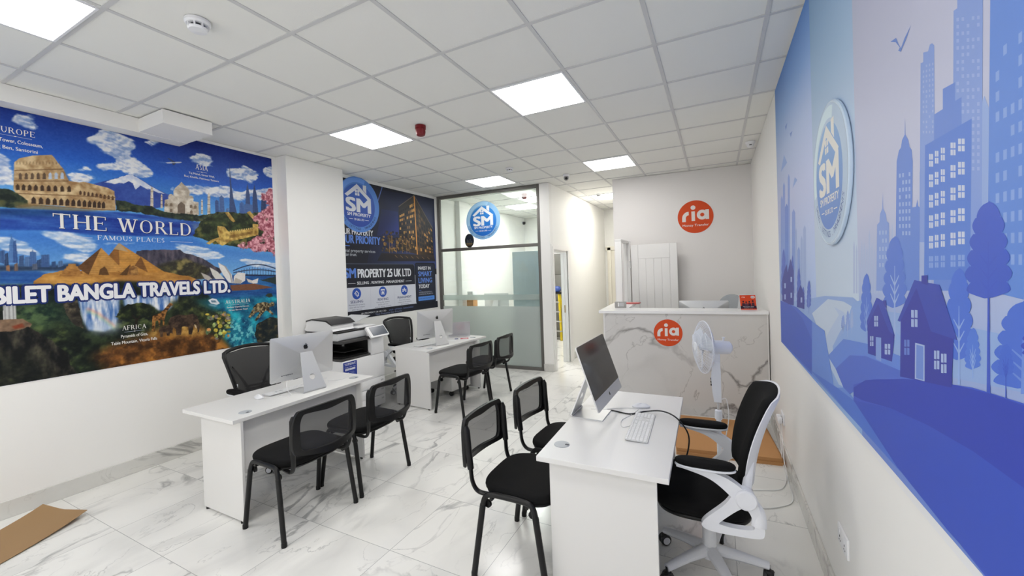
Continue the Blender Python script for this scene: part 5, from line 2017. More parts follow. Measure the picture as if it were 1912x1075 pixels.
def fill(P, col, soft=0., rough=0., seed=1, alpha=1., rs=18.):
    """polygon; col = rgb or function (Y, Z) -> array; rough jitters the outline"""
    w = window(P, soft * 3 + rough * 1.2)
    Y, Z = GY[w], GZ[w]
    if Y.size == 0:
        return
    Yj, Zj = Y, Z
    if rough:
        Yj = Y + rough * 2 * (fbm(Y, Z, rs, seed, 3) - .5)
        Zj = Z + rough * 2 * (fbm(Y, Z, rs, seed + 50, 3) - .5)
    m = inside(P, Yj, Zj).astype(np.float32)
    if soft:
        m = blur(m, soft)
    m = (m * alpha)[..., None]
    c = col(Y, Z) if callable(col) else np.array(col, np.float32)
    IMG[w] = IMG[w] * (1 - m) + c * m


def clouds(P, soft, cover, seed, sc=9., white=(246, 248, 252), shade=(150, 176, 222), ay=.7):
    w = window(P, soft * 3)
    Y, Z = GY[w], GZ[w]
    env = blur(inside(P, Y, Z).astype(np.float32), soft)
    n = fbm(Y, Z, sc * 1.25, seed, 6, ay, 1.2)
    a = np.clip((n * .78 + env * .62 - cover - .10) * 9, 0, 1) * np.clip(env * 3, 0, 1)
    n2 = n - fbm(Y - .010, Z + .016, sc * 1.25, seed, 6, ay, 1.2)
    c = mix(shade, white, .62 + n2 * 5.5)
    IMG[w] = IMG[w] * (1 - a[..., None]) + c * a[..., None]


def leafy(c0, c1, c2, sc, seed):
    def f(Y, Z):
        n = fbm(Y, Z, sc, seed, 5)
        k = fbm(Y, Z, sc * .25, seed + 7, 3)
        out = mix(c0, c1, (n - .34) * 2.8)
        return out + (np.array(c2, np.float32) - out) * np.clip((n + k - 1.06) * 4, 0, .9)[..., None]
    return f


def el(f, x, y, rx, ry, n=20):
    return [f(x + rx * math.cos(2 * PI * i / n), y + ry * math.sin(2 * PI * i / n)) for i in range(n)]


def PP(f, pts):
    return [f(*p) for p in pts]


HOR = A1(900, 700)[1]
zt_ = 2.95
t_ = np.clip((GZ - HOR) / (zt_ - HOR), 0, 1)
IMG[:] = mix((104, 176, 236), (40, 104, 208), t_ * 2.2)
k_ = np.clip((t_ - .42) / .58, 0, 1)[..., None]
IMG[:] = IMG * (1 - k_) + np.array((20, 44, 132), np.float32) * k_
nz = (fbm(GY, GZ, 2.2, 5, 3) - .5)[..., None] * 26
IMG += nz
# cloud banks of the upper sky
for pts, cov, sd, sc in (([(640, 200), (760, 195), (860, 240), (930, 300), (860, 350), (1040, 480), (960, 505), (780, 450), (650, 460), (640, 420), (800, 400), (720, 330), (660, 290), (580, 250)], .50, 3, 10.),
                         ([(80, 100), (180, 100), (290, 190), (230, 200), (100, 150)], .52, 14, 12.), ([(-60, 340), (60, 380), (90, 520), (80, 570), (-60, 560)], .48, 21, 9.),
                         ([(1262, 370), (1350, 345), (1445, 400), (1400, 425), (1290, 415)], .52, 33, 14.), ([(1490, 480), (1620, 425), (1755, 490), (1700, 530), (1560, 510)], .50, 41, 12.),
                         ([(440, 460), (560, 480), (650, 540), (540, 545), (450, 520)], .50, 52, 11.), ([(1750, 440), (1850, 440), (1850, 520), (1780, 490)], .50, 61, 12.),
                         ([(1090, 455), (1160, 500), (1120, 515)], .56, 71, 14.), ([(395, 255), (480, 270), (470, 295), (420, 285)], .55, 81, 14.), ([(520, 430), (640, 420), (630, 465), (540, 455)], .55, 91, 12.),
                         ([(920, 245), (1075, 280), (1050, 300), (930, 275)], .52, 95, 14.), ([(1100, 560), (1500, 560), (1600, 600), (1850, 580), (1850, 660), (1500, 640), (1150, 600)], .56, 99, 10.),
                         ([(0, 70), (50, 80), (30, 110), (-10, 100)], .5, 103, 14.), ([(-700, 200), (-300, 100), (-200, 300), (-600, 420)], .5, 107, 8.)):
    clouds(PP(A1, pts), .03, cov, sd, sc)
# far mountain with its snow
fill(PP(A1, [(560, 570), (640, 545), (760, 515), (855, 488), (885, 487), (960, 530), (1050, 585), (1130, 622), (1160, 690), (1000, 720), (780, 690), (600, 640)]), lambda Y, Z: mix((66, 98, 182), (40, 64, 148), fbm(Y, Z, 16, 8, 4) * 1.4 - .2))
fill(PP(A1, [(700, 540), (760, 517), (855, 489), (884, 487), (960, 532), (1050, 588), (1110, 618), (1040, 600), (985, 575), (1000, 590), (935, 560), (905, 585), (890, 545), (860, 535), (830, 550), (800, 540), (770, 550), (745, 548)]), lambda Y, Z: mix((206, 216, 240), (255, 255, 255), fbm(Y, Z, 24, 18, 3) * 2 - .4), rough=.008, rs=30)
# skyline at the right of the upper band
for pts, c in (([(1440, 750), (1438, 665), (1448, 655), (1462, 665), (1466, 750)], (56, 84, 140)), ([(1466, 750), (1468, 640), (1480, 625), (1496, 640), (1504, 750)], (70, 100, 156)), ([(1510, 760), (1512, 715), (1530, 710), (1530, 760)], (84, 116, 170)),
               ([(1533, 760), (1536, 640), (1538, 560), (1535, 480), (1536, 400), (1540, 480), (1548, 560), (1562, 650), (1590, 765)], (52, 74, 122)), ([(1600, 760), (1603, 680), (1617, 668), (1630, 680), (1632, 760)], (66, 100, 160)),
               ([(1640, 770), (1644, 620), (1650, 570), (1655, 545), (1660, 570), (1670, 620), (1676, 770)], (58, 78, 124)), ([(1686, 770), (1690, 620), (1697, 575), (1701, 550), (1706, 575), (1717, 620), (1730, 770)], (50, 70, 116)), ([(1744, 770), (1748, 655), (1778, 645), (1782, 770)], (44, 60, 100)), ([(1632, 775), (1632, 690), (1644, 680), (1690, 690), (1690, 775)], (72, 104, 160))):
    fill(PP(A1, pts), lambda Y, Z, c=c: np.array(c, np.float32) + ((np.sin(Z * 620) > .3) * 16 + (np.sin(Y * 500) > .6) * 12)[..., None])
fill(PP(A1, [(1780, 775), (1782, 690), (1850, 660), (1860, 775)]), (96, 134, 190), soft=.006)
# amphitheatre
sand = lambda Y, Z: mix((150, 112, 70), (232, 206, 160), fbm(Y, Z, 26, 28, 4) * 1.5 - .15)
fill(PP(A1, [(95, 405), (130, 378), (220, 360), (345, 355), (362, 372), (390, 410), (425, 450), (445, 500), (462, 530), (530, 540), (560, 535), (640, 555), (720, 575), (765, 598), (775, 725), (690, 728), (560, 718), (400, 695), (280, 690), (180, 690), (90, 590)]), sand)
fill(PP(A1, [(430, 450), (462, 530), (530, 542), (500, 560), (440, 540)]), (150, 110, 70), alpha=.6, soft=.006)
for k in range(8):     # top storey arches, open to the sky
    x = 125 + k * 40
    fill(PP(A1, [(x, 520 - k * .6), (x, 487 - k * .6), (x + 10, 474 - k * .6), (x + 22, 487 - k * .6), (x + 22, 520 - k * .6)]), (104, 84, 66) if k < 5 else (190, 206, 226))
for k in range(9):
    x = 106 + k * 39 + k * k * .5
    y = 590 + k * 1.6
    fill(PP(A1, [(x, y), (x, y - 28), (x + 12, y - 42), (x + 25, y - 28), (x + 25, y)]), (70, 50, 36))
for k in range(13):
    x = 210 + k * 50 - k * k * .9
    y = 682 + k * 2.6
    fill(PP(A1, [(x, y), (x, y - 32), (x + 14, y - 48), (x + 30 - k * .6, y - 32), (x + 30 - k * .6, y)]), (64, 46, 34))
for k in range(9):
    x = 530 + k * 27
    y = 622 + k * 4.4
    fill(PP(A1, [(x, y), (x, y - 20), (x + 8, y - 30), (x + 16, y - 20), (x + 16, y)]), (84, 58, 40))
for y0, y1, x0, x1 in ((460, 450, 95, 425), (530, 530, 92, 460), (612, 640, 92, 775), (690, 726, 180, 770)):
    fill(PP(A1, [(x0, y0 - 4), (x1, y1 - 4), (x1, y1 + 4), (x0, y0 + 4)]), (124, 92, 60), alpha=.7)
for k in range(14):
    x = 110 + k * 22
    fill(PP(A1, [(x, 420), (x, 400), (x + 5, 400), (x + 5, 420)]), (120, 92, 64), alpha=.6)
# domed marble hall and its four towers
stone = lambda Y, Z: mix((170, 152, 130), (244, 236, 220), fbm(Y, Z, 30, 38, 3) * 1.6 - .2)
for x, yt, yb, w in ((1016, 575, 742, 11), (1081, 620, 712, 7), (1351, 655, 752, 7), (1397, 615, 782, 11)):
    fill(PP(A1, [(x - w, yb), (x - w * .75, yt + 8), (x, yt - 8), (x + w * .75, yt + 8), (x + w, yb)]), stone)
    for q in (.12, .42, .72):
        yy = yt + (yb - yt) * q
        fill(PP(A1, [(x - w, yy), (x + w, yy), (x + w, yy + 5), (x - w, yy + 5)]), (150, 132, 110))
fill(PP(A1, [(1098, 742), (1102, 655), (1160, 645), (1270, 660), (1328, 672), (1330, 758)]), stone)
fill(PP(A1, [(1160, 655), (1160, 600), (1172, 575), (1200, 552), (1213, 535), (1228, 552), (1258, 578), (1268, 605), (1266, 660)]), stone)
fill(PP(A1, [(1235, 570), (1258, 580), (1268, 605), (1266, 660), (1240, 655)]), (170, 156, 138), soft=.008, alpha=.6)
for x, y in ((1143, 640), (1277, 652)):
    fill(el(A1, x, y, 18, 24), stone)
fill(PP(A1, [(1188, 742), (1188, 690), (1212, 668), (1238, 690), (1238, 748)]), (120, 104, 90))
for x, y in ((1144, 690), (1144, 728), (1278, 700), (1280, 738), (1112, 690), (1306, 705)):
    fill(PP(A1, [(x - 9, y + 10), (x - 9, y - 6), (x, y - 14), (x + 9, y - 6), (x + 9, y + 10)]), (134, 116, 98))
# dark shore under the buildings
shore = leafy((22, 34, 30), (60, 74, 50), (96, 96, 60), 26, 45)
fill(PP(A1, [(770, 660), (840, 665), (900, 690), (1000, 700), (1100, 735), (1330, 760), (1500, 735), (1620, 750), (1850, 740), (1850, 830), (1500, 830), (1330, 800), (1150, 785), (1000, 755), (880, 735), (775, 728)]), shore, rough=.012, rs=26)
fill(PP(A1, [(-900, 560), (-300, 560), (0, 580), (60, 585), (120, 615), (190, 660), (200, 690), (330, 695), (100, 712), (-300, 700), (-900, 690)]), shore, rough=.012, rs=20)
fill(PP(A1, [(90, 700), (190, 680), (300, 692), (560, 718), (700, 728), (560, 740), (300, 722), (120, 716)]), (150, 122, 80), soft=.006, alpha=.8)

# the lake
water = lambda Y, Z: mix((22, 52, 148), (70, 124, 204), fbm(Y, Z, 9, 55, 4, .45, 3.2) * 1.7 - .5)
fill(PP(A1, [(-900, 705), (100, 716), (380, 728), (780, 735), (1000, 758), (1200, 788), (1330, 805), (1345, 850), (1300, 900), (1150, 905), (600, 890), (300, 860), (-900, 870)]), water, soft=.006)
fill(PP(A1, [(-900, 705), (100, 716), (380, 730), (600, 748), (700, 770), (350, 760), (-900, 745)]), (16, 74, 96), soft=.02, alpha=.55)
fill(PP(A1, [(1280, 815), (1340, 815), (1335, 860), (1300, 860)]), (140, 150, 160), soft=.012, alpha=.5)
# second sky below it
sky2 = lambda Y, Z: mix((128, 186, 236), (44, 108, 206), (Z - A2(600, 280)[1]) / .42)
fill(PP(A1, [(-900, 880), (200, 850), (500, 885), (900, 905), (1300, 905), (1400, 960), (1600, 985), (1860, 1030), (1860, 1330), (-900, 1330)]), sky2, soft=.03)
for pts, cov, sd in (([(220, 860), (420, 870), (640, 960), (600, 1010), (440, 970), (280, 900)], .50, 111), ([(420, 1010), (620, 1030), (560, 1070), (440, 1050)], .52, 121), ([(1150, 960), (1400, 990), (1560, 1040), (1300, 1050)], .52, 131),
                     ([(-100, 900), (200, 950), (320, 1060), (0, 1000)], .56, 141), ([(1580, 1040), (1860, 1080), (1860, 1140), (1650, 1090)], .52, 151), ([(620, 930), (900, 930), (1000, 980), (760, 970)], .56, 161), ([(-900, 900), (-300, 930), (-100, 1050), (-800, 1050)], .5, 165)):
    clouds(PP(A1, pts), .03, cov, sd, 9., (236, 242, 250), (140, 180, 228), .4)
# hills with the long wall, blossom
hill = leafy((26, 36, 22), (70, 84, 44), (120, 116, 60), 24, 65)
fill(PP(A1, [(1290, 895), (1345, 800), (1420, 765), (1500, 738), (1640, 745), (1850, 730), (1860, 1010), (1700, 985), (1560, 965), (1440, 955), (1380, 930)]), hill, rough=.014, rs=22)
gold = lambda Y, Z: mix((136, 98, 40), (240, 206, 116), fbm(Y, Z, 34, 75, 3) * 1.6 - .2)
fill(PP(A1, [(1378, 945), (1420, 920), (1470, 905), (1475, 850), (1540, 870), (1690, 850), (1690, 815), (1728, 820), (1728, 890), (1640, 912), (1530, 935), (1490, 962), (1470, 955), (1440, 930), (1400, 955)]), gold)
fill(PP(A1, [(1452, 850), (1455, 830), (1500, 835), (1530, 870), (1530, 940), (1490, 962), (1480, 960)]), gold)
fill(PP(A1, [(1535, 895), (1690, 865), (1690, 880), (1535, 915)]), (110, 78, 34), alpha=.5)
for k in range(13):
    x = 1538 + k * 12
    fill(PP(A1, [(x, 872 - k * 1.7), (x, 862 - k * 1.7), (x + 6, 861 - k * 1.7), (x + 6, 871 - k * 1.7)]), (244, 214, 130))
fill(PP(A1, [(1505, 740), (1530, 738), (1575, 800), (1560, 805), (1540, 790)]), gold)
fill(PP(A1, [(1650, 740), (1672, 730), (1720, 790), (1705, 800)]), gold)
w = window(PP(A1, [(1580, 560), (1880, 560), (1880, 1040), (1580, 1040)]))
Y, Z = GY[w], GZ[w]
env = blur(inside(PP(A1, [(1755, 600), (1860, 560), (1860, 1030), (1760, 1000), (1600, 985), (1590, 950), (1680, 930), (1760, 880), (1690, 780), (1740, 740), (1790, 700), (1750, 640)]), Y, Z).astype(np.float32), .018)
n = fbm(Y, Z, 26, 85, 4)
a = np.clip((n + env * .5 - .70) * 7, 0, 1) * np.clip(env * 3, 0, 1)
c = mix((150, 66, 84), (252, 190, 198), fbm(Y, Z, 50, 86, 3) * 2.2 - .55)
IMG[w] = IMG[w] * (1 - a[..., None]) + c * a[..., None]

# ------ lower band
# city at the left edge
fill(PP(A2, [(-900, 190), (330, 200), (520, 180), (560, 215), (400, 235), (-900, 250)]), (46, 66, 96), soft=.01)
for pts, c in (([(60, 180), (62, 60), (72, 15), (76, -20), (79, 15), (104, 40), (122, 180)], (86, 128, 186)), ([(88, 180), (88, 40), (106, 30), (122, 180)], (58, 92, 150)), ([(0, 180), (0, 100), (30, 95), (32, 190)], (60, 92, 142)), ([(30, 200), (34, 120), (56, 112), (58, 200)], (48, 70, 108)), ([(125, 200), (127, 135), (160, 130), (160, 200)], (64, 92, 136)),
               ([(163, 205), (165, 142), (200, 138), (202, 205)], (84, 118, 166)), ([(198, 200), (200, 108), (215, 105), (218, 85), (221, 105), (242, 110), (244, 205)], (70, 106, 162)), ([(244, 210), (246, 165), (275, 155), (275, 210)], (52, 78, 118)), ([(275, 210), (276, 128), (328, 125), (332, 210)], (64, 96, 148)), ([(345, 210), (345, 175), (372, 170), (374, 212)], (56, 84, 128)), ([(388, 212), (390, 170), (418, 165), (424, 200)], (84, 116, 160)),
               ([(-60, 190), (-58, 70), (-20, 60), (-14, 190)], (66, 100, 150)), ([(-140, 190), (-138, 110), (-90, 100), (-84, 190)], (58, 90, 140)), ([(-300, 190), (-296, 80), (-220, 70), (-214, 190)], (70, 104, 154)),
               ([(40, 230), (42, 200), (64, 195), (66, 240)], (150, 110, 80)), ([(95, 235), (96, 190), (118, 180), (120, 235)], (120, 100, 92)), ([(215, 228), (216, 190), (248, 185), (252, 225)], (90, 100, 120))):
    fill(PP(A2, pts), lambda Y, Z, c=c: np.array(c, np.float32) + ((np.sin(Z * 700) > .2) * 14 + (np.sin(Y * 620) > .5) * 14 - 8)[..., None])
fill(PP(A2, [(-900, 242), (60, 240), (240, 235), (330, 250), (240, 320), (-900, 330)]), lambda Y, Z: mix((24, 66, 140), (70, 130, 196), fbm(Y, Z, 9, 155, 4, .45, 3.) * 1.6 - .4), soft=.005)
# flat-topped mountain
fill(PP(A2, [(905, 135), (915, 100), (960, 95), (1205, 92), (1230, 115), (1290, 125), (1380, 165), (1440, 205), (1500, 225), (1440, 290), (1100, 290), (1000, 200)]), lambda Y, Z: mix((44, 44, 62), (112, 102, 112), fbm(Y, Z, 22, 165, 4, 1.6, .5) * 1.8 - .45), rough=.006, rs=30)
fill(PP(A2, [(1050, 195), (1240, 150), (1340, 190), (1420, 225), (1350, 290), (1080, 290)]), leafy((52, 50, 40), (110, 104, 60), (150, 136, 84), 22, 166), soft=.012)
# pyramids on the sand
desert = lambda Y, Z: mix((150, 98, 40), (226, 170, 88), fbm(Y, Z, 16, 175, 4, .6, 1.6) * 1.7 - .35)
fill(PP(A2, [(225, 300), (300, 258), (400, 235), (560, 235), (1080, 235), (1280, 275), (1345, 300), (1345, 335), (225, 335)]), desert, rough=.008, rs=20)


def pyr(ax_, ay_, l, m_, r, cl, cr):
    st = lambda c: (lambda Y, Z: np.array(c, np.float32) * (.86 + .3 * fbm(Y, Z, 30, 185, 3))[..., None] * (1 - .10 * (np.sin(Z * 420) > .4))[..., None])
    fill(PP(A2, [(ax_, ay_), l, m_]), st(cl))
    fill(PP(A2, [(ax_, ay_), m_, r]), st(cr))


pyr(795, 48, (690, 180), (800, 245), (1105, 245), (150, 100, 48), (206, 148, 70))
fill(PP(A2, [(795, 48), (760, 88), (860, 108)]), (190, 164, 128))
pyr(942, 138, (900, 200), (990, 245), (1100, 245), (138, 92, 46), (204, 144, 64))
pyr(676, 80, (515, 212), (592, 262), (830, 232), (110, 74, 40), (204, 150, 78))
pyr(872, 190, (800, 262), (850, 265), (900, 268), (100, 68, 36), (160, 110, 54))
for k in range(5):
    x0_, x1_, y_ = 398 + k * 14, 566 - k * 14, 272 - k * 17
    fill(PP(A2, [(x0_, y_), (x0_ + 4, y_ - 17), (x1_ - 4, y_ - 17), (x1_, y_)]), lambda Y, Z, k=k: mix((140, 92, 42), (214, 158, 84), fbm(Y, Z, 30, 190 + k, 3) * 1.6 - .3))
fill(PP(A2, [(660, 262), (668, 225), (700, 205), (716, 225), (730, 262)]), (100, 68, 36))
fill(PP(A2, [(858, 262), (862, 215), (890, 198), (915, 205), (922, 235), (930, 262)]), lambda Y, Z: mix((120, 80, 42), (206, 156, 86), fbm(Y, Z, 36, 201, 3) * 1.8 - .4))
fill(PP(A2, [(770, 290), (860, 262), (1000, 268), (1000, 300), (770, 302)]), (186, 132, 66), soft=.006)
# sea, bridge and shell-roofed hall
fill(PP(A2, [(1320, 330), (1420, 300), (1500, 262), (1860, 262), (1875, 420), (1875, 560), (1500, 560), (1240, 440)]), lambda Y, Z: mix((18, 62, 130), (62, 138, 196), fbm(Y, Z, 10, 205, 4, .5, 2.6) * 1.6 - .4), soft=.008)
for yo, c in ((0, (40, 52, 86)), (22, (54, 68, 104))):
    arc_ = [(1560 + 300 * k / 16, 232 + yo * .6 + (188 + yo - 232) * math.sin(PI * (k / 16) * .92 + .05)) for k in range(17)]
    fill(PP(A2, arc_ + [(x, y + 7) for x, y in arc_[::-1]]), c)
for k in range(16):
    x = 1578 + k * 18
    fill(PP(A2, [(x, 262), (x, 205 + abs(k - 7) * 4), (x + 3, 205 + abs(k - 7) * 4), (x + 3, 262)]), (60, 74, 108))
fill(PP(A2, [(1640, 258), (1862, 262), (1862, 272), (1640, 268)]), (38, 48, 80))
fill(PP(A2, [(1735, 295), (1862, 270), (1866, 330), (1800, 310)]), (44, 60, 60), rough=.006)
fill(PP(A2, [(1540, 330), (1700, 320), (1830, 345), (1700, 362), (1545, 368)]), (126, 84, 60))
for pts, c in (([(1342, 245), (1400, 270), (1430, 300), (1420, 320), (1370, 290)], (196, 188, 178)), ([(1402, 210), (1455, 240), (1500, 285), (1510, 310), (1450, 300), (1420, 260)], (226, 222, 214)),
               ([(1458, 178), (1510, 205), (1550, 260), (1560, 318), (1530, 312), (1495, 265), (1470, 220)], (240, 238, 234)), ([(1560, 318), (1565, 270), (1590, 245), (1640, 250), (1640, 300), (1610, 318)], (236, 232, 226)), ([(1560, 318), (1575, 280), (1620, 300), (1610, 320)], (190, 182, 172)),
               ([(1648, 285), (1690, 300), (1690, 318), (1660, 310)], (220, 214, 206)), ([(1684, 300), (1728, 284), (1722, 318), (1690, 320)], (240, 236, 230))):
    fill(PP(A2, pts), c)
fill(PP(A2, [(1458, 180), (1500, 205), (1535, 260), (1548, 315), (1556, 318), (1545, 255), (1510, 203)]), (150, 146, 146), alpha=.7)
# jungle and falls
jung = leafy((14, 22, 18), (48, 62, 38), (86, 98, 54), 20, 215)
fill(PP(A2, [(-900, 330), (230, 325), (560, 330), (800, 300), (1345, 330), (1420, 430), (1560, 560), (1600, 700), (1700, 760), (1890, 700), (1890, 820), (900, 940), (-900, 1100)]), jung, soft=.01)
fill(PP(A2, [(330, 400), (480, 420), (540, 470), (560, 600), (500, 640), (380, 560), (300, 470)]), leafy((20, 36, 30), (60, 84, 60), (100, 120, 90), 18, 216), soft=.03, alpha=.8)
fill(PP(A2, [(100, 455), (330, 430), (420, 520), (300, 640), (100, 560)]), leafy((20, 48, 40), (56, 96, 60), (120, 150, 96), 20, 217), soft=.04, alpha=.7)
fall = lambda Y, Z: mix((70, 116, 186), (248, 250, 254), fbm(Y, Z, 26, 225, 4, 1.9, .28) * 2.3 - .62)
fill(PP(A2, [(520, 430), (640, 420), (800, 415), (800, 520), (770, 610), (700, 640), (590, 632), (550, 560)]), fall, soft=.008)
fill(PP(A2, [(820, 400), (1195, 395), (1185, 455), (1120, 500), (1060, 500), (1000, 455), (830, 470)]), fall, soft=.008)
fill(PP(A2, [(600, 600), (800, 560), (790, 640), (620, 650)]), (206, 222, 240), soft=.03, alpha=.75)
for k, c in enumerate(((240, 150, 140), (246, 214, 140), (170, 214, 190))):
    arc_ = [(580 + 190 * q / 10, 480 + 12 * k + 118 * (q / 10) ** 1.5) for q in range(11)]
    fill(PP(A2, arc_ + [(x - 2, y + 13) for x, y in arc_[::-1]]), c, soft=.008, alpha=.6)
fill(PP(A2, [(420, 440), (520, 430), (548, 560), (560, 620), (500, 600), (440, 520)]), leafy((34, 32, 28), (84, 76, 62), (120, 108, 84), 24, 226), rough=.008)
# statue plinth, cliff
fill(PP(A2, [(22, 560), (20, 462), (104, 456), (110, 556)]), lambda Y, Z: np.array((206, 208, 206), np.float32) * (.80 + .2 * (np.sin(Y * 330) > -.2))[..., None])
fill(PP(A2, [(-300, 600), (20, 560), (150, 555), (215, 590), (190, 630), (100, 645), (-300, 660)]), lambda Y, Z: mix((92, 74, 60), (168, 136, 108), fbm(Y, Z, 22, 230, 3) * 1.6 - .3))
fill(PP(A2, [(80, 605), (150, 585), (165, 610), (95, 625)]), (140, 66, 40), soft=.004)
cliff = lambda Y, Z: mix((14, 15, 15), (104, 98, 80), (fbm(Y, Z, 13, 235, 5, 1.7, .7) - .42) * 2.6)
fill(PP(A2, [(-900, 640), (60, 640), (200, 610), (260, 640), (400, 740), (470, 830), (520, 910), (300, 980), (-900, 1150)]), cliff, rough=.02, rs=12)
fill(PP(A2, [(-900, 900), (200, 760), (330, 930), (200, 1010), (-900, 1150)]), leafy((10, 14, 12), (34, 40, 28), (60, 66, 40), 22, 236), soft=.05, alpha=.8)
# savannah
fill(PP(A2, [(830, 700), (1000, 650), (1150, 640), (1360, 640), (1470, 680), (1560, 760), (1200, 840), (700, 890), (600, 800)]), leafy((70, 44, 22), (150, 96, 44), (206, 140, 62), 20, 245), soft=.03)
fill(PP(A2, [(1000, 640), (1100, 600), (1340, 560), (1380, 640), (1340, 670), (1000, 680)]), leafy((140, 98, 46), (206, 152, 70), (232, 186, 100), 18, 246), soft=.025, alpha=.9)
fill(PP(A2, [(1130, 440), (1300, 420), (1400, 480), (1540, 520), (1560, 600), (1400, 620), (1180, 540)]), leafy((22, 32, 24), (74, 84, 44), (128, 124, 60), 24, 247), soft=.02)
# flat-crowned tree
for q in ([(780, 545), (800, 490), (860, 458), (950, 448), (1030, 475), (1045, 510), (990, 540), (900, 555)], [(770, 540), (850, 520), (960, 530), (940, 560), (800, 556)]):
    fill(PP(A2, q), leafy((14, 22, 14), (44, 56, 28), (88, 96, 44), 30, 255), rough=.012, rs=26)
for q in ([(895, 610), (905, 560), (880, 530), (890, 528), (915, 555), (935, 530), (942, 534), (922, 565), (918, 612)],):
    fill(PP(A2, q), (34, 26, 18))
# giraffe, elephants
gir = lambda Y, Z: mix((66, 40, 18), (176, 122, 62), (fbm(Y, Z, 70, 265, 2) - .3) * 3)
fill(PP(A2, [(1015, 640), (1018, 560), (1022, 535), (1060, 520), (1090, 500), (1120, 465), (1135, 448), (1150, 452), (1158, 462), (1142, 470), (1112, 515), (1102, 550), (1098, 600), (1090, 600), (1088, 560), (1072, 565), (1070, 600), (1062, 600), (1058, 566), (1040, 570), (1036, 640), (1028, 640), (1028, 590), (1022, 640)]), gir)
ele = lambda Y, Z: mix((34, 26, 22), (104, 80, 62), fbm(Y, Z, 40, 275, 3) * 1.7 - .35)
fill(PP(A2, [(1125, 575), (1140, 545), (1190, 528), (1250, 530), (1290, 522), (1318, 535), (1330, 570), (1336, 610), (1332, 640), (1322, 650), (1318, 600), (1308, 585), (1296, 600), (1284, 660), (1262, 660), (1260, 610), (1230, 605), (1216, 610), (1212, 662), (1180, 664), (1176, 625), (1160, 610), (1148, 650), (1138, 650), (1130, 610)]), ele)
fill(PP(A2, [(1250, 540), (1280, 530), (1288, 560), (1275, 590), (1255, 580)]), (78, 60, 46), soft=.004)
fill(PP(A2, [(1298, 590), (1312, 600), (1316, 622), (1306, 612)]), (226, 210, 180))
fill(PP(A2, [(1060, 635), (1070, 612), (1100, 602), (1128, 600), (1150, 608), (1156, 630), (1154, 655), (1146, 650), (1142, 632), (1134, 668), (1116, 668), (1112, 645), (1090, 646), (1088, 676), (1072, 676), (1068, 650)]), ele)
# reef
reef = lambda Y, Z: mix((4, 62, 104), (44, 190, 206), fbm(Y, Z, 13, 285, 5) * 2. - .5)
fill(PP(A2, [(1380, 430), (1500, 420), (1880, 400), (1890, 720), (1720, 735), (1560, 755), (1480, 660), (1550, 600), (1540, 520), (1440, 490)]), reef, soft=.02)
w = window(PP(A2, [(1500, 540), (1760, 540), (1760, 760), (1500, 760)]))
Y, Z = GY[w], GZ[w]
env = blur(inside(PP(A2, [(1540, 560), (1640, 540), (1740, 640), (1700, 730), (1580, 750), (1500, 650)]), Y, Z).astype(np.float32), .03)
a = np.clip((fbm(Y, Z, 40, 295, 3) - .54) * 10, 0, 1) * env * .75
IMG[w] = IMG[w] * (1 - a[..., None]) + np.array((150, 236, 236), np.float32) * a[..., None]
fill(PP(A2, [(1700, 660), (1720, 590), (1800, 545), (1890, 560), (1890, 720), (1740, 735)]), leafy((22, 34, 38), (62, 62, 50), (110, 92, 62), 30, 305), rough=.014)
rg = random.Random(9)
for k in range(46):
    x, y = rg.uniform(1385, 1545), rg.uniform(510, 690)
    if y < 500 + (1545 - x) * .0 or (x < 1430 and y > 650):
        continue
    fill(el(A2, x, y, rg.uniform(8, 19), rg.uniform(7, 15), 12), lambda Y, Z, c=rg.choice([(196, 176, 70), (150, 150, 70), (96, 120, 84), (206, 150, 90), (130, 120, 110), (180, 196, 120)]): np.array(c, np.float32) * (.6 + .8 * fbm(Y, Z, 60, 311, 2))[..., None], rough=.003, rs=50)
fill(PP(A2, [(1300, 420), (1420, 430), (1500, 480), (1420, 500), (1330, 450)]), (30, 120, 140), soft=.03, alpha=.7)
# boat, turtle, islet
fill(PP(A2, [(1392, 430), (1420, 418), (1448, 424), (1470, 452), (1450, 462), (1410, 452)]), (236, 240, 244))
fill(PP(A2, [(1410, 432), (1440, 432), (1450, 446), (1415, 446)]), (110, 140, 160))
fill(PP(A2, [(1392, 455), (1460, 466), (1440, 474), (1400, 466)]), (190, 220, 236), soft=.006, alpha=.7)
tur = lambda Y, Z: mix((52, 42, 28), (196, 176, 130), (fbm(Y, Z, 60, 325, 2) - .3) * 2.6)
fill(PP(A2, [(1690, 480), (1720, 452), (1770, 442), (1810, 455), (1800, 490), (1760, 510), (1710, 512)]), tur)
for q in ([(1800, 455), (1820, 440), (1836, 450), (1832, 470), (1806, 475)], [(1690, 490), (1660, 545), (1672, 552), (1712, 512)], [(1740, 508), (1702, 565), (1716, 570), (1772, 505)], [(1795, 485), (1832, 522), (1822, 530), (1785, 500)]):
    fill(PP(A2, q), tur)
fill(PP(A2, [(1775, 400), (1790, 385), (1815, 384), (1826, 405), (1800, 414)]), (52, 60, 48), rough=.004)
# aircraft
fill(PP(A1, [(1105, 406), (1150, 402), (1210, 402), (1218, 406), (1200, 411), (1120, 413)]), (206, 214, 226))
fill(PP(A1, [(1150, 404), (1118, 375), (1126, 376), (1176, 404)]), (60, 74, 110))
fill(PP(A1, [(1150, 410), (1156, 424), (1168, 422), (1176, 410)]), (60, 70, 100))
fill(PP(A1, [(1040, 402), (1105, 405), (1105, 411)]), (150, 180, 226), soft=.004, alpha=.6)
# dark edges where the sheet ends

IMG += ((fbm(GY, GZ, 90, 401, 2) - .5) * 16)[..., None]
V = np.clip(IMG, 0, 255).reshape(NZ, SS, NY, SS, 3).mean((1, 3)) / 255.
V = .84 * np.where(V <= .04045, V / 12.92, ((V + .055) / 1.055) ** 2.45)

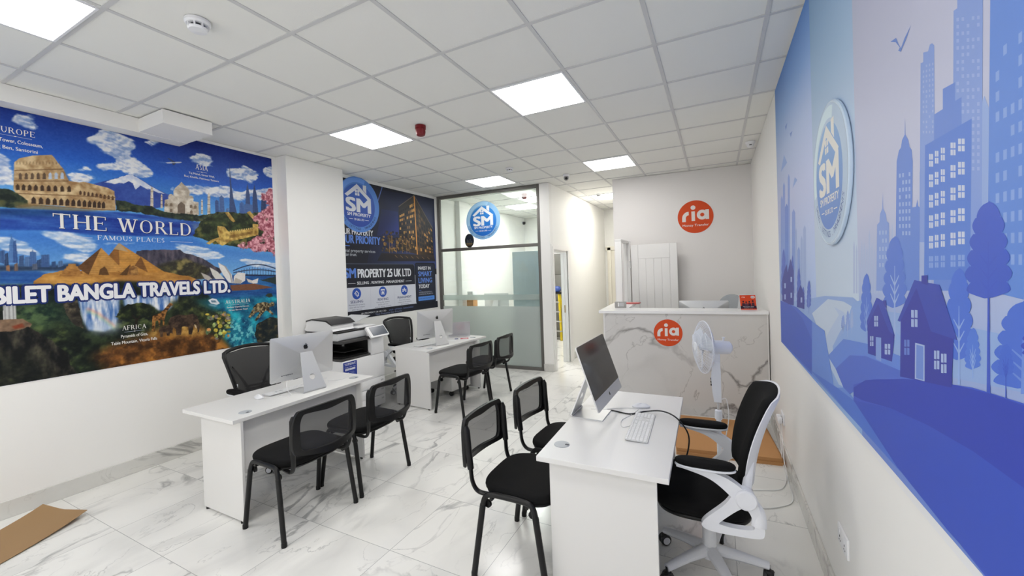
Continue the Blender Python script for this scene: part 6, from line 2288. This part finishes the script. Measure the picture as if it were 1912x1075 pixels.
t = thing('wall_mural', 'colourful travel mural of world landmarks across the left wall', 'mural', (XM, 0, 0), 0, 'printed wall murals')
MB().box(-.002, -.0005, -1.5, 1.97, .912, 2.85).build('backing', WHITEP, t)
yy, zz = np.meshgrid(np.linspace(PYA, PYB, NY), np.linspace(PZA, PZB, NZ))
co = np.stack([np.zeros_like(yy), yy, zz], -1).reshape(-1, 3).astype(np.float32)
ii, jj = np.meshgrid(np.arange(NY - 1), np.arange(NZ - 1))
keep = ~((zz[:-1, :-1] > 2.853) & (yy[:-1, :-1] < 1.083))
q0 = (jj * NY + ii)[keep]
quads = np.stack([q0, q0 + 1, q0 + 1 + NY, q0 + NY], -1).astype(np.int32)
me = bpy.data.meshes.new('printed_sheet')
me.vertices.add(len(co))
me.vertices.foreach_set('co', co.ravel())
me.loops.add(quads.size)
me.loops.foreach_set('vertex_index', quads.ravel())
me.polygons.add(len(quads))
me.polygons.foreach_set('loop_start', np.arange(0, quads.size, 4, dtype=np.int32))
me.polygons.foreach_set('loop_total', np.full(len(quads), 4, np.int32))
me.update(calc_edges=True)
at = me.color_attributes.new('print', 'FLOAT_COLOR', 'POINT')
buf = np.ones((len(co), 4), np.float32)
buf[:, :3] = V.reshape(-1, 3)
at.data.foreach_set('color', buf.ravel())
me.materials.append(vcol_mat('printed vinyl'))
o = bpy.data.objects.new('printed_sheet', me)
COL.objects.link(o)
o.parent = t
del IMG, GY, GZ

PR = Print(frame((.0004, 0, 0), (0, 1, 0), (0, 0, 1)))
IV = (244, 242, 236)


def line_on(f, xa, ya, xb, yb2):
    a, b_ = f(xa, ya), f(xb, yb2)
    return (a[0] + b_[0]) / 2, (a[1] + b_[1]) / 2, b_[0] - a[0]


x, y, w_ = line_on(A1, 362, 850, 720, 866)
hh = A1(400, 752)[1] - A1(400, 851)[1]
PR.serif('THE', x, y, hh, (16, 34, 100), w_ * 1.012)
PR.serif('THE', x - .004, y + .005, hh, IV, w_)
x, y2, w_ = line_on(A1, 796, 874, 1290, 905)
PR.serif('WORLD', x, y, hh, (16, 34, 100), w_ * 1.01)
PR.serif('WORLD', x - .004, y + .005, hh, IV, w_)
x, y, w_ = line_on(A1, 652, 920, 1102, 944)
PR.serif('FAMOUS PLACES', x, y, A1(700, 892)[1] - A1(700, 923)[1], (226, 232, 244), w_)
PR.stroke([(A1(500, 905)[0], A1(500, 905)[1]), (A1(618, 905)[0], A1(500, 905)[1])], .004, (190, 206, 236))
PR.stroke([(A1(1140, 935)[0], A1(500, 905)[1]), (A1(1290, 945)[0], A1(500, 905)[1])], .004, (190, 206, 236))


def caption(f, name, xa, ya, xb, yb2, top, lines, lh, gap):
    x, y, w_ = line_on(f, xa, ya, xb, yb2)
    h = f((xa + xb) / 2, top)[1] - y
    PR.serif(name, x, y, h, IV, w_)
    PR.stroke([(x - w_ * .42, y - h * .42), (x + w_ * .42, y - h * .42)], h * .05, (206, 216, 236))
    PR.poly([(x - h * .22, y - h * .42), (x, y - h * .32), (x + h * .22, y - h * .42), (x, y - h * .52)], IV)
    for k, (l, ww) in enumerate(lines):
        PR.text(l, x, y - h * .42 - gap - k * lh, lh * .52, IV, ww * w_, bold=.012)


caption(A1, 'EUROPE', -40, 200, 234, 232, 178, (('Eiffel Tower, Colosseum,', 1.38), ('Big Ben, Santorini', 1.1)), .050, .048)
caption(A1, 'ASIA', 1308, 454, 1390, 460, 424, (('Taj Mahal, Great Wall,', 2.1), ('Burj Khalifa, Petronas Towers', 2.8)), .036, .034)
caption(A2, 'AFRICA', 818, 630, 978, 620, 596, (('Pyramids of Giza,', 1.12), ('Table Mountain, Vitoria Falls', 1.92)), .050, .046)
caption(A2, 'AUSTRALIA', 1508, 452, 1674, 446, 426, (('Sydney Opera House,', .9), ('Great Barrier Reef', .76)), .030, .030)
# big name across the middle
x, y, w_ = line_on(A2, -66, 447, 1545, 382)
h = A2(60, 335)[1] - A2(60, 447)[1]
NAME = 'BILET BANGLA TRAVELS LTD.'
ring = [(math.cos(a), math.sin(a)) for a in [2 * PI * i / 10 for i in range(10)]]
PR.text(NAME, x, y, h * 1.03, (24, 44, 112), w_ * .99, bold=.118, copies=ring)
PR.text(NAME, x, y, h * 1.03, (248, 248, 250), w_ * .985, bold=.048, copies=[(a * .8, b_ * .8) for a, b_ in ring] + [(0, 0)])
PR.build('lettering', t)
